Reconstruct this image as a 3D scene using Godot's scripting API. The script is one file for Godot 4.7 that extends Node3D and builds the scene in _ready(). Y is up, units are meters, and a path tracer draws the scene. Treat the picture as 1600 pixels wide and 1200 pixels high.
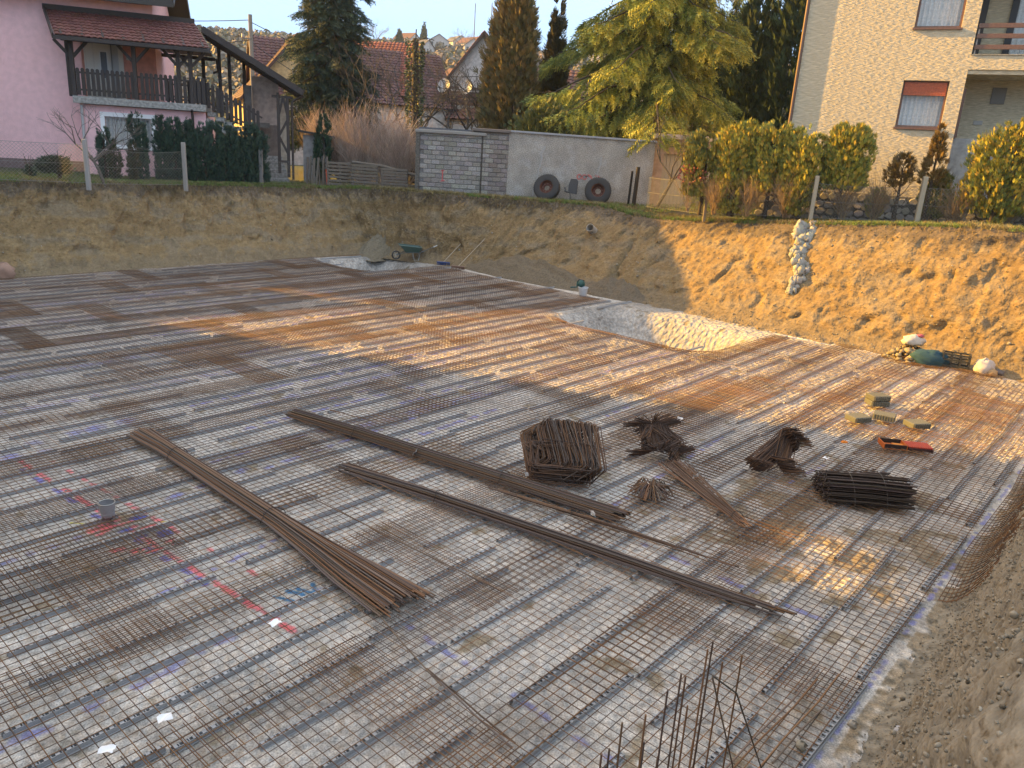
extends Node3D
# A construction pit with reinforcement mats, houses and trees round it.
# Slab frame: u runs along the long bars, v across them; rotation of SLAB degrees about y.
const SLAB := 49.4
const SUMPS := [[19.25, -11.3, 1.9, 2.7, 1.0], [19.6, -24.5, 1.9, 1.75, 0.75]]
var rng := RandomNumberGenerator.new()
var taken := {}
var M := {}
var sb: Basis
var n1 := FastNoiseLite.new()
var n2 := FastNoiseLite.new()
var n3 := FastNoiseLite.new()

class Mb:
	var v := PackedVector3Array()
	var n := PackedVector3Array()
	var c := PackedColorArray()
	var t := PackedVector2Array()
	var ix := PackedInt32Array()
	var uvs := false
	var t2 := PackedVector2Array()
	func put(p: Vector3, nn: Vector3, col: Color) -> int:
		v.append(p); n.append(nn); c.append(col)
		return v.size() - 1
	func tri(a: Vector3, b: Vector3, d: Vector3, col := Color.WHITE) -> void:
		var nn := (b - a).cross(d - a).normalized()
		var k := v.size()
		v.append(a); v.append(b); v.append(d)
		for i in 3:
			n.append(nn); c.append(col)
		ix.append(k); ix.append(k + 2); ix.append(k + 1)
	func quad(a: Vector3, b: Vector3, d: Vector3, e: Vector3, col := Color.WHITE) -> void:
		var nn := (b - a).cross(e - a).normalized()
		var k := v.size()
		v.append(a); v.append(b); v.append(d); v.append(e)
		for i in 4:
			n.append(nn); c.append(col)
		ix.append(k); ix.append(k + 2); ix.append(k + 1)
		ix.append(k); ix.append(k + 3); ix.append(k + 2)
	func box(tf: Transform3D, s: Vector3, col := Color.WHITE) -> void:
		var h := s * 0.5
		var p := []
		for i in 8:
			p.append(tf * Vector3(h.x if i & 1 else -h.x, h.y if i & 2 else -h.y, h.z if i & 4 else -h.z))
		quad(p[0], p[2], p[3], p[1], col); quad(p[4], p[5], p[7], p[6], col)
		quad(p[0], p[4], p[6], p[2], col); quad(p[1], p[3], p[7], p[5], col)
		quad(p[2], p[6], p[7], p[3], col); quad(p[0], p[1], p[5], p[4], col)
	func bx(x0: float, x1: float, y0: float, y1: float, z0: float, z1: float, col := Color.WHITE) -> void:
		box(Transform3D(Basis.IDENTITY, Vector3((x0 + x1) / 2, (y0 + y1) / 2, (z0 + z1) / 2)), Vector3(abs(x1 - x0), abs(y1 - y0), abs(z1 - z0)), col)
	func bar(a: Vector3, b: Vector3, w: float, h: float, col := Color.WHITE, up := Vector3.UP) -> void:
		var d := b - a
		var x := d.normalized()
		var z := x.cross(up)
		if z.length() < 0.01: z = x.cross(Vector3.RIGHT)
		z = z.normalized()
		box(Transform3D(Basis(x, z.cross(x), z), (a + b) / 2), Vector3(d.length(), h, w), col)
	# chamfered box: 6 faces inset, 12 bevels, 8 corners
	func cbox(tf: Transform3D, s: Vector3, b: float, col := Color.WHITE) -> void:
		var h := s * 0.5
		var P := func(sx: float, sy: float, sz: float, ax: int) -> Vector3:
			return tf * Vector3(sx * (h.x - (0.0 if ax == 0 else b)), sy * (h.y - (0.0 if ax == 1 else b)), sz * (h.z - (0.0 if ax == 2 else b)))
		for s1 in [-1.0, 1.0]:
			var q0 := [P.call(s1, -1, -1, 0), P.call(s1, 1, -1, 0), P.call(s1, 1, 1, 0), P.call(s1, -1, 1, 0)]
			var q1 := [P.call(-1, s1, -1, 1), P.call(-1, s1, 1, 1), P.call(1, s1, 1, 1), P.call(1, s1, -1, 1)]
			var q2 := [P.call(-1, -1, s1, 2), P.call(1, -1, s1, 2), P.call(1, 1, s1, 2), P.call(-1, 1, s1, 2)]
			for q in [q0, q1, q2]:
				if s1 > 0: quad(q[0], q[1], q[2], q[3], col)
				else: quad(q[3], q[2], q[1], q[0], col)
			for s2 in [-1.0, 1.0]:
				fq(P.call(s1, s2, -1, 0), P.call(s1, s2, 1, 0), P.call(s1, s2, 1, 1), P.call(s1, s2, -1, 1), tf.origin, col)
				fq(P.call(s1, -1, s2, 0), P.call(s1, 1, s2, 0), P.call(s1, 1, s2, 2), P.call(s1, -1, s2, 2), tf.origin, col)
				fq(P.call(-1, s1, s2, 1), P.call(1, s1, s2, 1), P.call(1, s1, s2, 2), P.call(-1, s1, s2, 2), tf.origin, col)
				for s3 in [-1.0, 1.0]:
					ft(P.call(s1, s2, s3, 0), P.call(s1, s2, s3, 1), P.call(s1, s2, s3, 2), tf.origin, col)
	func fq(a: Vector3, b: Vector3, d: Vector3, e: Vector3, o: Vector3, col := Color.WHITE) -> void:
		if (b - a).cross(e - a).dot((a + d) * 0.5 - o) >= 0: quad(a, b, d, e, col)
		else: quad(e, d, b, a, col)
	func ft(a: Vector3, b: Vector3, d: Vector3, o: Vector3, col := Color.WHITE) -> void:
		if (b - a).cross(d - a).dot((a + b + d) / 3 - o) >= 0: tri(a, b, d, col)
		else: tri(d, b, a, col)
	func tube(p: Array, r: float, k := 5, col := Color.WHITE, r1 := -1.0, cap := true) -> void:
		var m := p.size()
		if r1 < 0: r1 = r
		var base := v.size()
		var side := Vector3.ZERO
		for i in m:
			var d: Vector3 = (p[min(i + 1, m - 1)] - p[max(i - 1, 0)]).normalized()
			if i == 0:
				side = d.cross(Vector3.UP if abs(d.y) < 0.9 else Vector3.RIGHT).normalized()
			else:
				side = (side - d * side.dot(d)).normalized()
			var o := d.cross(side)
			var rr: float = lerp(r, r1, float(i) / max(1, m - 1))
			for j in k:
				var an := TAU * j / k
				var nn := side * cos(an) + o * sin(an)
				put(p[i] + nn * rr, nn, col)
		for i in m - 1:
			for j in k:
				var a := base + i * k + j
				var b := base + i * k + (j + 1) % k
				ix.append(a); ix.append(a + k); ix.append(b)
				ix.append(b); ix.append(a + k); ix.append(b + k)
		if cap and k > 2:
			for e in [0, m - 1]:
				var d2: Vector3 = (p[0] - p[1]).normalized() if e == 0 else (p[m - 1] - p[m - 2]).normalized()
				var s := v.size()
				for j in k: put(v[base + e * k + j], d2, col)
				for j in range(1, k - 1):
					if e == 0: ix.append(s); ix.append(s + j); ix.append(s + j + 1)
					else: ix.append(s); ix.append(s + j + 1); ix.append(s + j)
	# surface of revolution about local y: profile of (radius, height)
	func lathe(tf: Transform3D, pr: Array, k := 16, col := Color.WHITE) -> void:
		var base := v.size()
		var m := pr.size()
		for i in m:
			var d: Vector2 = (pr[min(i + 1, m - 1)] - pr[max(i - 1, 0)]).normalized()
			for j in k:
				var an := TAU * j / k
				var nn := Vector3(cos(an) * d.y, -d.x, sin(an) * d.y)
				put(tf * Vector3(pr[i].x * cos(an), pr[i].y, pr[i].x * sin(an)), (tf.basis * nn).normalized(), col)
		for i in m - 1:
			for j in k:
				var a := base + i * k + j
				var b := base + i * k + (j + 1) % k
				ix.append(a); ix.append(b); ix.append(a + k)
				ix.append(b); ix.append(b + k); ix.append(a + k)
	# grid of points [rows][cols]; smooth normals; cols: colours or one colour
	func grid(p: Array, cols = null, flip := false) -> void:
		var r := p.size()
		var m: int = p[0].size()
		var base := v.size()
		for i in r:
			for j in m:
				var du: Vector3 = p[min(i + 1, r - 1)][j] - p[max(i - 1, 0)][j]
				var dv: Vector3 = p[i][min(j + 1, m - 1)] - p[i][max(j - 1, 0)]
				var nn := dv.cross(du).normalized()
				if flip: nn = -nn
				put(p[i][j], nn, cols[i][j] if cols is Array else (cols if cols != null else Color.WHITE))
		for i in r - 1:
			for j in m - 1:
				var a := base + i * m + j
				if flip:
					ix.append_array([a, a + 1, a + m, a + 1, a + m + 1, a + m])
				else:
					ix.append_array([a, a + m, a + 1, a + 1, a + m, a + m + 1])
	func poly(pts: Array, col := Color.WHITE) -> void:
		for i in range(1, pts.size() - 1): tri(pts[0], pts[i], pts[i + 1], col)
	# upright prism from an outline in x,y, depth z0..z1
	func prism(out: PackedVector2Array, z0: float, z1: float, col := Color.WHITE) -> void:
		var pts := out
		if Geometry2D.is_polygon_clockwise(pts): pts.reverse()
		var tr := Geometry2D.triangulate_polygon(pts)
		for i in range(0, tr.size(), 3):
			var a := pts[tr[i]]; var b := pts[tr[i + 1]]; var d := pts[tr[i + 2]]
			if (b - a).cross(d - a) < 0:
				var s := b; b = d; d = s
			tri(Vector3(a.x, a.y, z1), Vector3(b.x, b.y, z1), Vector3(d.x, d.y, z1), col)
			tri(Vector3(d.x, d.y, z0), Vector3(b.x, b.y, z0), Vector3(a.x, a.y, z0), col)
		for i in pts.size():
			var a := pts[i]; var b := pts[(i + 1) % pts.size()]
			quad(Vector3(a.x, a.y, z1), Vector3(a.x, a.y, z0), Vector3(b.x, b.y, z0), Vector3(b.x, b.y, z1), col)
	# lumpy ball
	func lump(o: Vector3, r: Vector3, ns: FastNoiseLite, amp: float, col := Color.WHITE, a := 6, b := 9) -> void:
		var g := []
		for i in a + 1:
			var row := []
			var th := PI * i / a
			for j in b + 1:
				var ph := TAU * j / b
				var d := Vector3(sin(th) * cos(ph), cos(th), sin(th) * sin(ph))
				row.append(o + d * r * (1.0 + amp * ns.get_noise_3dv(o * 7.0 + d * 1.3)))
			g.append(row)
		grid(g, col, true)
	func mesh(m: Material) -> ArrayMesh:
		var arr := []
		arr.resize(Mesh.ARRAY_MAX)
		arr[Mesh.ARRAY_VERTEX] = v
		arr[Mesh.ARRAY_NORMAL] = n
		arr[Mesh.ARRAY_COLOR] = c
		if uvs: arr[Mesh.ARRAY_TEX_UV] = t
		if t2.size(): arr[Mesh.ARRAY_TEX_UV2] = t2
		arr[Mesh.ARRAY_INDEX] = ix
		var am := ArrayMesh.new()
		if v.size() == 0: return am
		am.add_surface_from_arrays(Mesh.PRIMITIVE_TRIANGLES, arr)
		am.surface_set_material(0, m)
		return am

func numbered(s: String) -> String:
	if not taken.has(s):
		taken[s] = 0
		return s
	taken[s] += 1
	return "%s_%03d" % [s, taken[s]]

func tag(o: Node3D, label := "", category := "", group := "", kind := "") -> Node3D:
	if label: o.set_meta("label", label)
	if category: o.set_meta("category", category)
	if group: o.set_meta("group", group)
	if kind: o.set_meta("kind", kind)
	return o

func thing(called: String, at: Vector3, turn := 0.0) -> Node3D:
	var o := Node3D.new()
	o.name = numbered(called)
	add_child(o)
	o.transform = Transform3D(Basis(Vector3.UP, turn), at)
	return o

func obj(called: String, mb, m: Material, parent: Node3D = null) -> MeshInstance3D:
	var o := MeshInstance3D.new()
	o.mesh = mb.mesh(m) if mb is Mb else mb
	if parent == null:
		o.name = numbered(called)
		add_child(o)
	else:
		o.name = called
		parent.add_child(o, true)
	return o

func copy(o: Node3D, at: Vector3, turn := 0.0) -> Node3D:
	var c: Node3D = o.duplicate()
	var base := String(o.name)
	var k := base.length() - 4
	if k > 0 and base[k] == "_" and base.substr(k + 1).is_valid_int(): base = base.substr(0, k)
	c.name = numbered(base)
	add_child(c)
	c.transform = Transform3D(Basis(Vector3.UP, turn), at)
	return c

func many(called: String, mesh: Mesh, tfs: Array, cols: Array, parent: Node3D = null) -> MultiMeshInstance3D:
	var mm := MultiMesh.new()
	mm.transform_format = MultiMesh.TRANSFORM_3D
	mm.use_colors = cols.size() > 0
	mm.mesh = mesh
	mm.instance_count = tfs.size()
	for i in tfs.size():
		mm.set_instance_transform(i, tfs[i])
		if cols.size() > 0: mm.set_instance_color(i, cols[i])
	var o := MultiMeshInstance3D.new()
	o.multimesh = mm
	if parent == null:
		o.name = numbered(called)
		add_child(o)
	else:
		o.name = called
		parent.add_child(o, true)
	return o

func rf(a: float, b: float) -> float: return rng.randf_range(a, b)
func lin(r: float, g: float, b: float) -> Color: return Color(r, g, b)
func vary(c: Color, a: float) -> Color:
	var k := 1.0 + rf(-a, a)
	return Color(c.r * k, c.g * k * (1 + rf(-a, a) * 0.2), c.b * k * (1 + rf(-a, a) * 0.3))
# slab coordinates to world
func uv(u: float, v: float, y := 0.0) -> Vector3:
	return sb * Vector3(u, y, v)

func noise_tex(freq: float, lo: float, hi: float, sd: int, oct := 4, kind := 0, size := 512) -> NoiseTexture2D:
	var f := FastNoiseLite.new()
	f.seed = sd; f.frequency = freq; f.fractal_octaves = oct
	f.noise_type = FastNoiseLite.TYPE_SIMPLEX_SMOOTH if kind == 0 else FastNoiseLite.TYPE_CELLULAR
	var t := NoiseTexture2D.new()
	t.width = size; t.height = size; t.seamless = true; t.noise = f
	var g := Gradient.new()
	g.set_color(0, Color(lo, lo, lo)); g.set_color(1, Color(hi, hi, hi))
	t.color_ramp = g
	return t
func bump_tex(freq: float, sd: int, strength: float, oct := 4, size := 512) -> NoiseTexture2D:
	var f := FastNoiseLite.new()
	f.seed = sd; f.frequency = freq; f.fractal_octaves = oct
	var t := NoiseTexture2D.new()
	t.width = size; t.height = size; t.seamless = true; t.noise = f
	t.as_normal_map = true; t.bump_strength = strength
	return t
# a material with world-scaled grain; colour is linear
func mat(called: String, c: Color, rough := 0.9, tex: Texture2D = null, nrm: Texture2D = null, per_m := 1.0, nscale := 1.0, metal := 0.0) -> StandardMaterial3D:
	var m := StandardMaterial3D.new()
	m.resource_name = called
	m.albedo_color = c.linear_to_srgb()
	m.roughness = rough; m.metallic = metal
	m.vertex_color_use_as_albedo = true
	if tex or nrm:
		m.uv1_triplanar = true; m.uv1_world_triplanar = false
		m.uv1_scale = Vector3.ONE * per_m
	if tex: m.albedo_texture = tex
	if nrm:
		m.normal_enabled = true; m.normal_texture = nrm; m.normal_scale = nscale
	M[called] = m
	return m
func sump(u: float, v: float) -> float:
	var y := 0.0
	for s in SUMPS:
		var d: float = max(abs(u - s[0]) / s[2], abs(v - s[1]) / s[3])
		var e: float = pow(pow(abs(u - s[0]) / s[2], 4) + pow(abs(v - s[1]) / s[3], 4), 0.25)
		y = min(y, -s[4] * (1.0 - smoothstep(0.45, 1.05, e)))
	return y

func _ready() -> void:
	rng.seed = 7
	sb = Basis(Vector3.UP, deg_to_rad(SLAB))
	n1.seed = 3; n1.frequency = 1.0; n1.fractal_octaves = 3
	n2.seed = 11; n2.frequency = 1.0; n2.fractal_octaves = 4
	n3.seed = 23; n3.frequency = 1.0; n3.fractal_type = FastNoiseLite.FRACTAL_RIDGED; n3.fractal_octaves = 3
	# camera
	var cam := Camera3D.new()
	cam.name = "camera"
	var right := Vector3(0.99802673, 0.06007882, -0.01825334)
	var up := Vector3(-0.06279052, 0.95492553, -0.29012856)
	cam.transform = Transform3D(Basis(right, up, Vector3(0, 0.29070219, 0.95681358)), Vector3(0, 4.7, 0))
	cam.fov = 53.13
	cam.far = 3000.0
	add_child(cam)
	cam.current = true
	# sky, sun, exposure
	var we := WorldEnvironment.new()
	we.name = "environment"
	var env := Environment.new()
	env.background_mode = Environment.BG_SKY
	var sky := Sky.new()
	var sm := ProceduralSkyMaterial.new()
	sm.sky_top_color = Color(0.51, 0.535, 0.565)
	sm.sky_horizon_color = Color(0.305, 0.41, 0.52)
	sm.sky_curve = 0.3
	sm.ground_bottom_color = Color(0.30, 0.27, 0.23)
	sm.ground_horizon_color = Color(0.66, 0.68, 0.70)
	sm.sky_energy_multiplier = 1.0
	sm.sun_angle_max = 44.0
	sm.sun_curve = 1.0
	sky.sky_material = sm
	env.sky = sky
	env.background_energy_multiplier = 1.0
	env.tonemap_mode = Environment.TONE_MAPPER_LINEAR
	env.tonemap_exposure = 6.5
	env.sdfgi_enabled = true
	env.ssao_enabled = true
	env.ssil_enabled = true
	env.fog_enabled = true
	env.fog_density = 0.00025
	env.fog_light_color = Color(0.78, 0.88, 1.0)
	we.environment = env
	add_child(we)
	var sun := DirectionalLight3D.new()
	sun.name = "sun"
	sun.light_color = Color(1.0, 0.76, 0.33)
	sun.light_energy = 0.85
	sun.light_angular_distance = 0.6
	sun.shadow_enabled = true
	var el := deg_to_rad(22.0)
	var dir := Vector3(0.951 * cos(el), -sin(el), 0.309 * cos(el)).normalized()
	sun.transform = Transform3D(Basis.looking_at(dir, Vector3.UP), Vector3(-40, 40, -20))
	add_child(sun)
	materials()
	build_slab()
	build_pit_walls()
	build_ground()
	build_mats()
	build_spacers()
	build_site_things()
	build_street()
	build_plants()
	build_far()
	build_small()
func materials() -> void:
	var grain := noise_tex(0.06, 0.72, 1.0, 5, 5)
	var soft := noise_tex(0.012, 0.78, 1.0, 6, 4)
	var streak := noise_tex(0.02, 0.6, 1.0, 9, 6)
	var bump := bump_tex(0.05, 12, 6.0, 5)
	var lumpy := bump_tex(0.03, 13, 14.0, 5)
	mat("earth", Color(1, 1, 1), 1.0, noise_tex(0.05, 0.7, 1.0, 15, 6), lumpy, 0.55, 1.0)
	mat("soil_top", lin(0.17, 0.14, 0.085), 1.0, streak, lumpy, 0.7, 1.0)
	mat("rust", Color(1, 1, 1), 0.85, grain, null, 3.0, 1.0, 0.0)
	mat("plastic_grey", lin(0.40, 0.415, 0.44), 0.5, grain, null, 4.0)
	mat("concrete", lin(0.40, 0.39, 0.36), 0.95, streak, bump, 1.2, 0.5)
	mat("concrete_pale", lin(0.46, 0.46, 0.44), 0.95, streak, bump, 0.8, 0.4)
	mat("white_paper", lin(0.75, 0.76, 0.78), 0.7)
	mat("grass", Color(1, 1, 1), 0.9)
	mat("leaf", Color(1, 1, 1), 0.75).backlight = Color(0.25, 0.25, 0.1)
	mat("twig", Color(1, 1, 1), 0.95)
	mat("bark", lin(0.10, 0.078, 0.058), 0.95, streak, lumpy, 3.0, 1.0)
	mat("pink_render", lin(0.84, 0.54, 0.56), 0.95, noise_tex(0.012, 0.93, 1.0, 61, 4), bump, 0.5, 0.35)
	mat("salmon_render", lin(0.58, 0.26, 0.20), 0.95, soft, bump, 0.5, 0.35)
	mat("yellow_render", lin(0.66, 0.50, 0.26), 0.95, soft, bump, 0.5, 0.35)
	mat("white_render", lin(0.62, 0.58, 0.55), 0.95, soft, bump, 0.5, 0.35)
	mat("render", Color(1, 1, 1), 0.95, soft, bump, 0.6, 0.35)
	mat("dark_wood", lin(0.050, 0.038, 0.034), 0.6, streak, bump, 2.0, 0.4)
	mat("grey_wood", lin(0.24, 0.20, 0.16), 0.95, streak, bump, 3.0, 0.7)
	mat("brown_paint", lin(0.19, 0.105, 0.075), 0.5, soft, null, 2.0)
	mat("orange_shutter", lin(0.50, 0.13, 0.06), 0.5, soft, null, 2.0)
	mat("tile", Color(1, 1, 1), 0.75, grain, bump, 2.0, 0.5)
	mat("rubber", lin(0.035, 0.037, 0.040), 0.8, grain, bump, 5.0, 0.5)
	mat("rust_metal", lin(0.16, 0.060, 0.038), 0.8, streak, bump, 6.0, 0.5)
	mat("painted", Color(1, 1, 1), 0.5, grain, null, 4.0)
	mat("cloth", Color(1, 1, 1), 0.9, grain, bump, 6.0, 0.6)
	mat("stone", Color(1, 1, 1), 0.95, grain, bump, 2.0, 0.6)
	mat("brick_grey", Color(1, 1, 1), 0.95, streak, bump, 2.0, 0.8)
	mat("metal", lin(0.45, 0.47, 0.48), 0.35, grain, null, 6.0, 1.0, 0.9)
	mat("tin", lin(0.62, 0.62, 0.63), 0.35, grain, null, 6.0, 1.0, 0.35)
	mat("wire", lin(0.22, 0.22, 0.21), 0.5, null, null, 1.0, 1.0, 0.6)
	mat("curtain", lin(0.74, 0.73, 0.68), 0.9, soft, null, 2.0).backlight = Color(0.4, 0.4, 0.36)
	mat("room", lin(0.10, 0.09, 0.08), 0.95)
	var gl := StandardMaterial3D.new()
	gl.resource_name = "pane_glass"
	gl.transparency = BaseMaterial3D.TRANSPARENCY_ALPHA
	gl.albedo_color = Color(0.75, 0.82, 0.86, 0.12)
	gl.roughness = 0.03
	M["pane"] = gl
	# strip wood-cladding block of the pale house: relief strips
	var hb := noise_tex(0.03, 0.74, 1.0, 31, 5)
	var st := mat("split_stone", lin(0.74, 0.64, 0.45), 0.95, hb, bump_tex(0.04, 33, 10.0, 4), 0.9, 0.8)
	st.uv1_scale = Vector3(0.2, 2.0, 0.2)

func splat(d: PackedByteArray, w: int, h: int, px: float, py: float, r: float, col: Color, a: float, rough: Image) -> void:
	for y in range(int(py - r), int(py + r) + 1):
		if y < 0 or y >= h: continue
		for x in range(int(px - r), int(px + r) + 1):
			if x < 0 or x >= w: continue
			var q := Vector2(x - px, y - py).length() / r
			if q > 1.0: continue
			var nz: float = rough.get_pixel(x % 512, y % 512).r
			var k: float = a * clamp((1.0 - q) * 2.2 + (nz - 0.55) * 2.4, 0.0, 1.0)
			var o := (y * w + x) * 3
			d[o] = int(lerp(float(d[o]), col.r8 * (0.8 + 0.4 * nz), k))
			d[o + 1] = int(lerp(float(d[o + 1]), col.g8 * (0.8 + 0.4 * nz), k))
			d[o + 2] = int(lerp(float(d[o + 2]), col.b8 * (0.8 + 0.4 * nz), k))

func slab_texture() -> ImageTexture:
	var u0 := -0.5; var v0 := -28.2; var pm := 56.0
	var w := int(24.0 * pm); var h := int(27.8 * pm)
	var img := func(f: float, sd: int, oct: int) -> PackedByteArray:
		var nn := FastNoiseLite.new()
		nn.seed = sd; nn.frequency = f; nn.fractal_octaves = oct
		return nn.get_image(w, h, false, false, true).get_data()
	var a: PackedByteArray = img.call(0.010, 41, 4)
	var b: PackedByteArray = img.call(0.16, 42, 4)
	var c: PackedByteArray = img.call(0.022, 43, 5)
	var e: PackedByteArray = img.call(0.035, 44, 4)
	var d := PackedByteArray()
	d.resize(w * h * 3)
	var k := 0
	for y in h:
		var v := v0 + y / pm
		for x in w:
			var u := u0 + x / pm
			var f: float = b[k] / 255.0
			var l: float = 0.75 + (a[k] / 255.0 - 0.5) * 0.20 + (f - 0.5) * 0.30 + (e[k] / 255.0 - 0.5) * 0.16
			# dried puddle marks and mud with their own ragged outline
			var wet: float = c[k] / 255.0 - 0.72
			var near := 0.0
			if v > -4.6 and u > 7.4:
				near = 0.26 * (1.0 - smoothstep(1.0, 2.6, Vector2((u - 10.2) * 0.8, v + 2.9).length()))
			if v > -1.3: near = max(near, 0.30)
			wet = clamp((wet + near) * 9.0, 0.0, 1.0)
			var cr: float = l; var cg: float = l * 0.975; var cb: float = l * 0.94
			var sump_shade := 1.0
			if u > 17.2 and ((v > -14.2 and v < -8.4) or (v > -26.4 and v < -22.6)): sump_shade = 0.86  # sumps toned darker in the colour, standing in for their shade
			cr = lerp(cr, 0.53 + (f - 0.5) * 0.2, wet * 0.75) * sump_shade
			cg = lerp(cg, 0.475 + (f - 0.5) * 0.2, wet * 0.75) * sump_shade
			cb = lerp(cb, 0.38 + (f - 0.5) * 0.2, wet * 0.75) * sump_shade
			d[k * 3] = int(clamp(cr, 0.0, 1.0) * 255.0)
			d[k * 3 + 1] = int(clamp(cg, 0.0, 1.0) * 255.0)
			d[k * 3 + 2] = int(clamp(cb, 0.0, 1.0) * 255.0)
			k += 1
	var rn := FastNoiseLite.new()
	rn.seed = 71; rn.frequency = 0.09; rn.fractal_octaves = 3
	var rough := rn.get_image(512, 512)
	var line := func(p: Vector2, q: Vector2, r: float, col: Color, al: float, gap: float) -> void:
		var n := int(p.distance_to(q) / (r * 0.55))
		for i in n + 1:
			var s: float = float(i) / maxi(1, n)
			if gap > 0.0 and n1.get_noise_2d(p.x * 31 + s * p.distance_to(q) * 3.4, p.y * 17) < -0.12 + gap * 0.2: continue
			var o := p.lerp(q, s) + Vector2(rf(-r, r), rf(-r, r)) * 0.22
			splat(d, w, h, (o.x - u0) * pm, (o.y - v0) * pm, r * pm, col, al, rough)
	var blue := Color8(128, 130, 184)
	var deep := Color8(74, 120, 160)
	var red := Color8(232, 112, 118)
	for L in [[1.0, -6.05, 2.5, -6.08, 0.07], [2.5, -6.08, 4.9, -6.3, 0.08], [4.53, -5.1, 4.52, -2.3, 0.05], [7.84, -4.4, 7.87, -2.0, 0.06], [1.8, -9.0, 2.9, -9.1, 0.07], [3.6, -9.3, 5.6, -9.7, 0.09],
		[3.5, -12.55, 5.3, -12.7, 0.16], [2.6, -12.2, 3.7, -12.1, 0.14], [7.3, -8.4, 7.5, -9.8, 0.12], [5.6, -9.5, 8.8, -9.8, 0.07], [6.2, -11.4, 9.5, -11.6, 0.09], [8.5, -5.3, 12.5, -5.6, 0.06], [11.6, -7.6, 16.0, -7.9, 0.06],
		[5.2, -1.38, 15.5, -1.36, 0.035], [3.0, -7.3, 4.9, -7.6, 0.05], [11.2, -3.9, 12.5, -3.8, 0.05]]:
		line.call(Vector2(L[0], L[1]), Vector2(L[2], L[3]), L[4], blue, 0.42, 0.7)
	for i in 26:
		var vv := rf(-27, -9); var uu := rf(5, 15); var ll := rf(1.5, 5)
		line.call(Vector2(uu, vv), Vector2(uu + ll, vv - 0.1), rf(0.05, 0.09), blue, 0.5, 0.5)
	for s in 7:   # long pale lilac lime wash
		line.call(Vector2(rf(2, 8), -10.0 - s * 2.1), Vector2(rf(10, 14), -10.1 - s * 2.1), 0.14, Color8(150, 150, 190), 0.35, 0.5)
	line.call(Vector2(3.12, -11.9), Vector2(3.66, -5.8), 0.05, red, 0.6, 0.1)
	line.call(Vector2(3.42, -11.9), Vector2(3.98, -6.6), 0.045, red, 0.5, 1.0)
	line.call(Vector2(3.05, -11.6), Vector2(3.55, -6.2), 0.05, Color8(104, 104, 180), 0.6, 0.7)
	for i in 22:
		var o := Vector2(3.34, -8.95) + Vector2(rf(-0.3, 0.34), rf(-0.75, 0.8))
		line.call(o, o + Vector2(rf(-0.06, 0.2), rf(-0.03, 0.05)), rf(0.04, 0.08), [red, red, Color8(80, 90, 160)][i % 3], 0.9, 0.0)
	for q in [[3.85, -6.48, 3.95, -6.28], [4.02, -6.48, 4.1, -6.3], [4.13, -6.45, 4.2, -6.24], [4.2, -6.24, 4.3, -6.42], [4.95, -9.3, 4.75, -9.0], [4.75, -9.0, 4.9, -8.75], [4.7, -8.4, 4.85, -8.2]]:
		line.call(Vector2(q[0], q[1]), Vector2(q[2], q[3]), 0.035, deep, 0.9, 0.0)
	line.call(Vector2(2.95, -9.55), Vector2(3.1, -9.35), 0.02, Color8(200, 190, 70), 0.9, 0.0)
	line.call(Vector2(3.75, -8.85), Vector2(3.85, -8.72), 0.02, Color8(200, 190, 70), 0.9, 0.0)
	return ImageTexture.create_from_image(Image.create_from_data(w, h, false, Image.FORMAT_RGB8, d))

func build_slab() -> void:
	var m := StandardMaterial3D.new()
	m.resource_name = "slab"
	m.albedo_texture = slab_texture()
	m.roughness = 0.92
	m.normal_enabled = true
	var nt := bump_tex(0.12, 55, 8.0, 4, 1024)
	m.normal_texture = nt
	m.normal_scale = 0.5
	m.detail_enabled = true
	m.detail_blend_mode = BaseMaterial3D.BLEND_MODE_MUL
	m.detail_uv_layer = BaseMaterial3D.DETAIL_UV_2
	m.detail_albedo = noise_tex(0.11, 0.66, 1.12, 57, 5, 0, 1024)
	var u0 := -0.5; var v0 := -28.2
	var mb := Mb.new()
	mb.uvs = true
	var nu := 160; var nv := 185
	var pts := []
	for i in nv + 1:
		var row := []
		for j in nu + 1:
			var u := u0 + 24.0 * j / nu
			var v := v0 + 27.8 * i / nv
			row.append(uv(u, v, sump(u, v) + 0.012 * n1.get_noise_2d(u * 0.7, v * 0.7)))
			mb.t.append(Vector2(float(j) / nu, float(i) / nv)); mb.t2.append(Vector2(u, v) * 0.37)
		pts.append(row)
	mb.grid(pts)
	tag(obj("concrete_floor", mb, m), "grey concrete blinding slab at the bottom of the pit, with red and blue spray marks", "floor", "", "structure")

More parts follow.
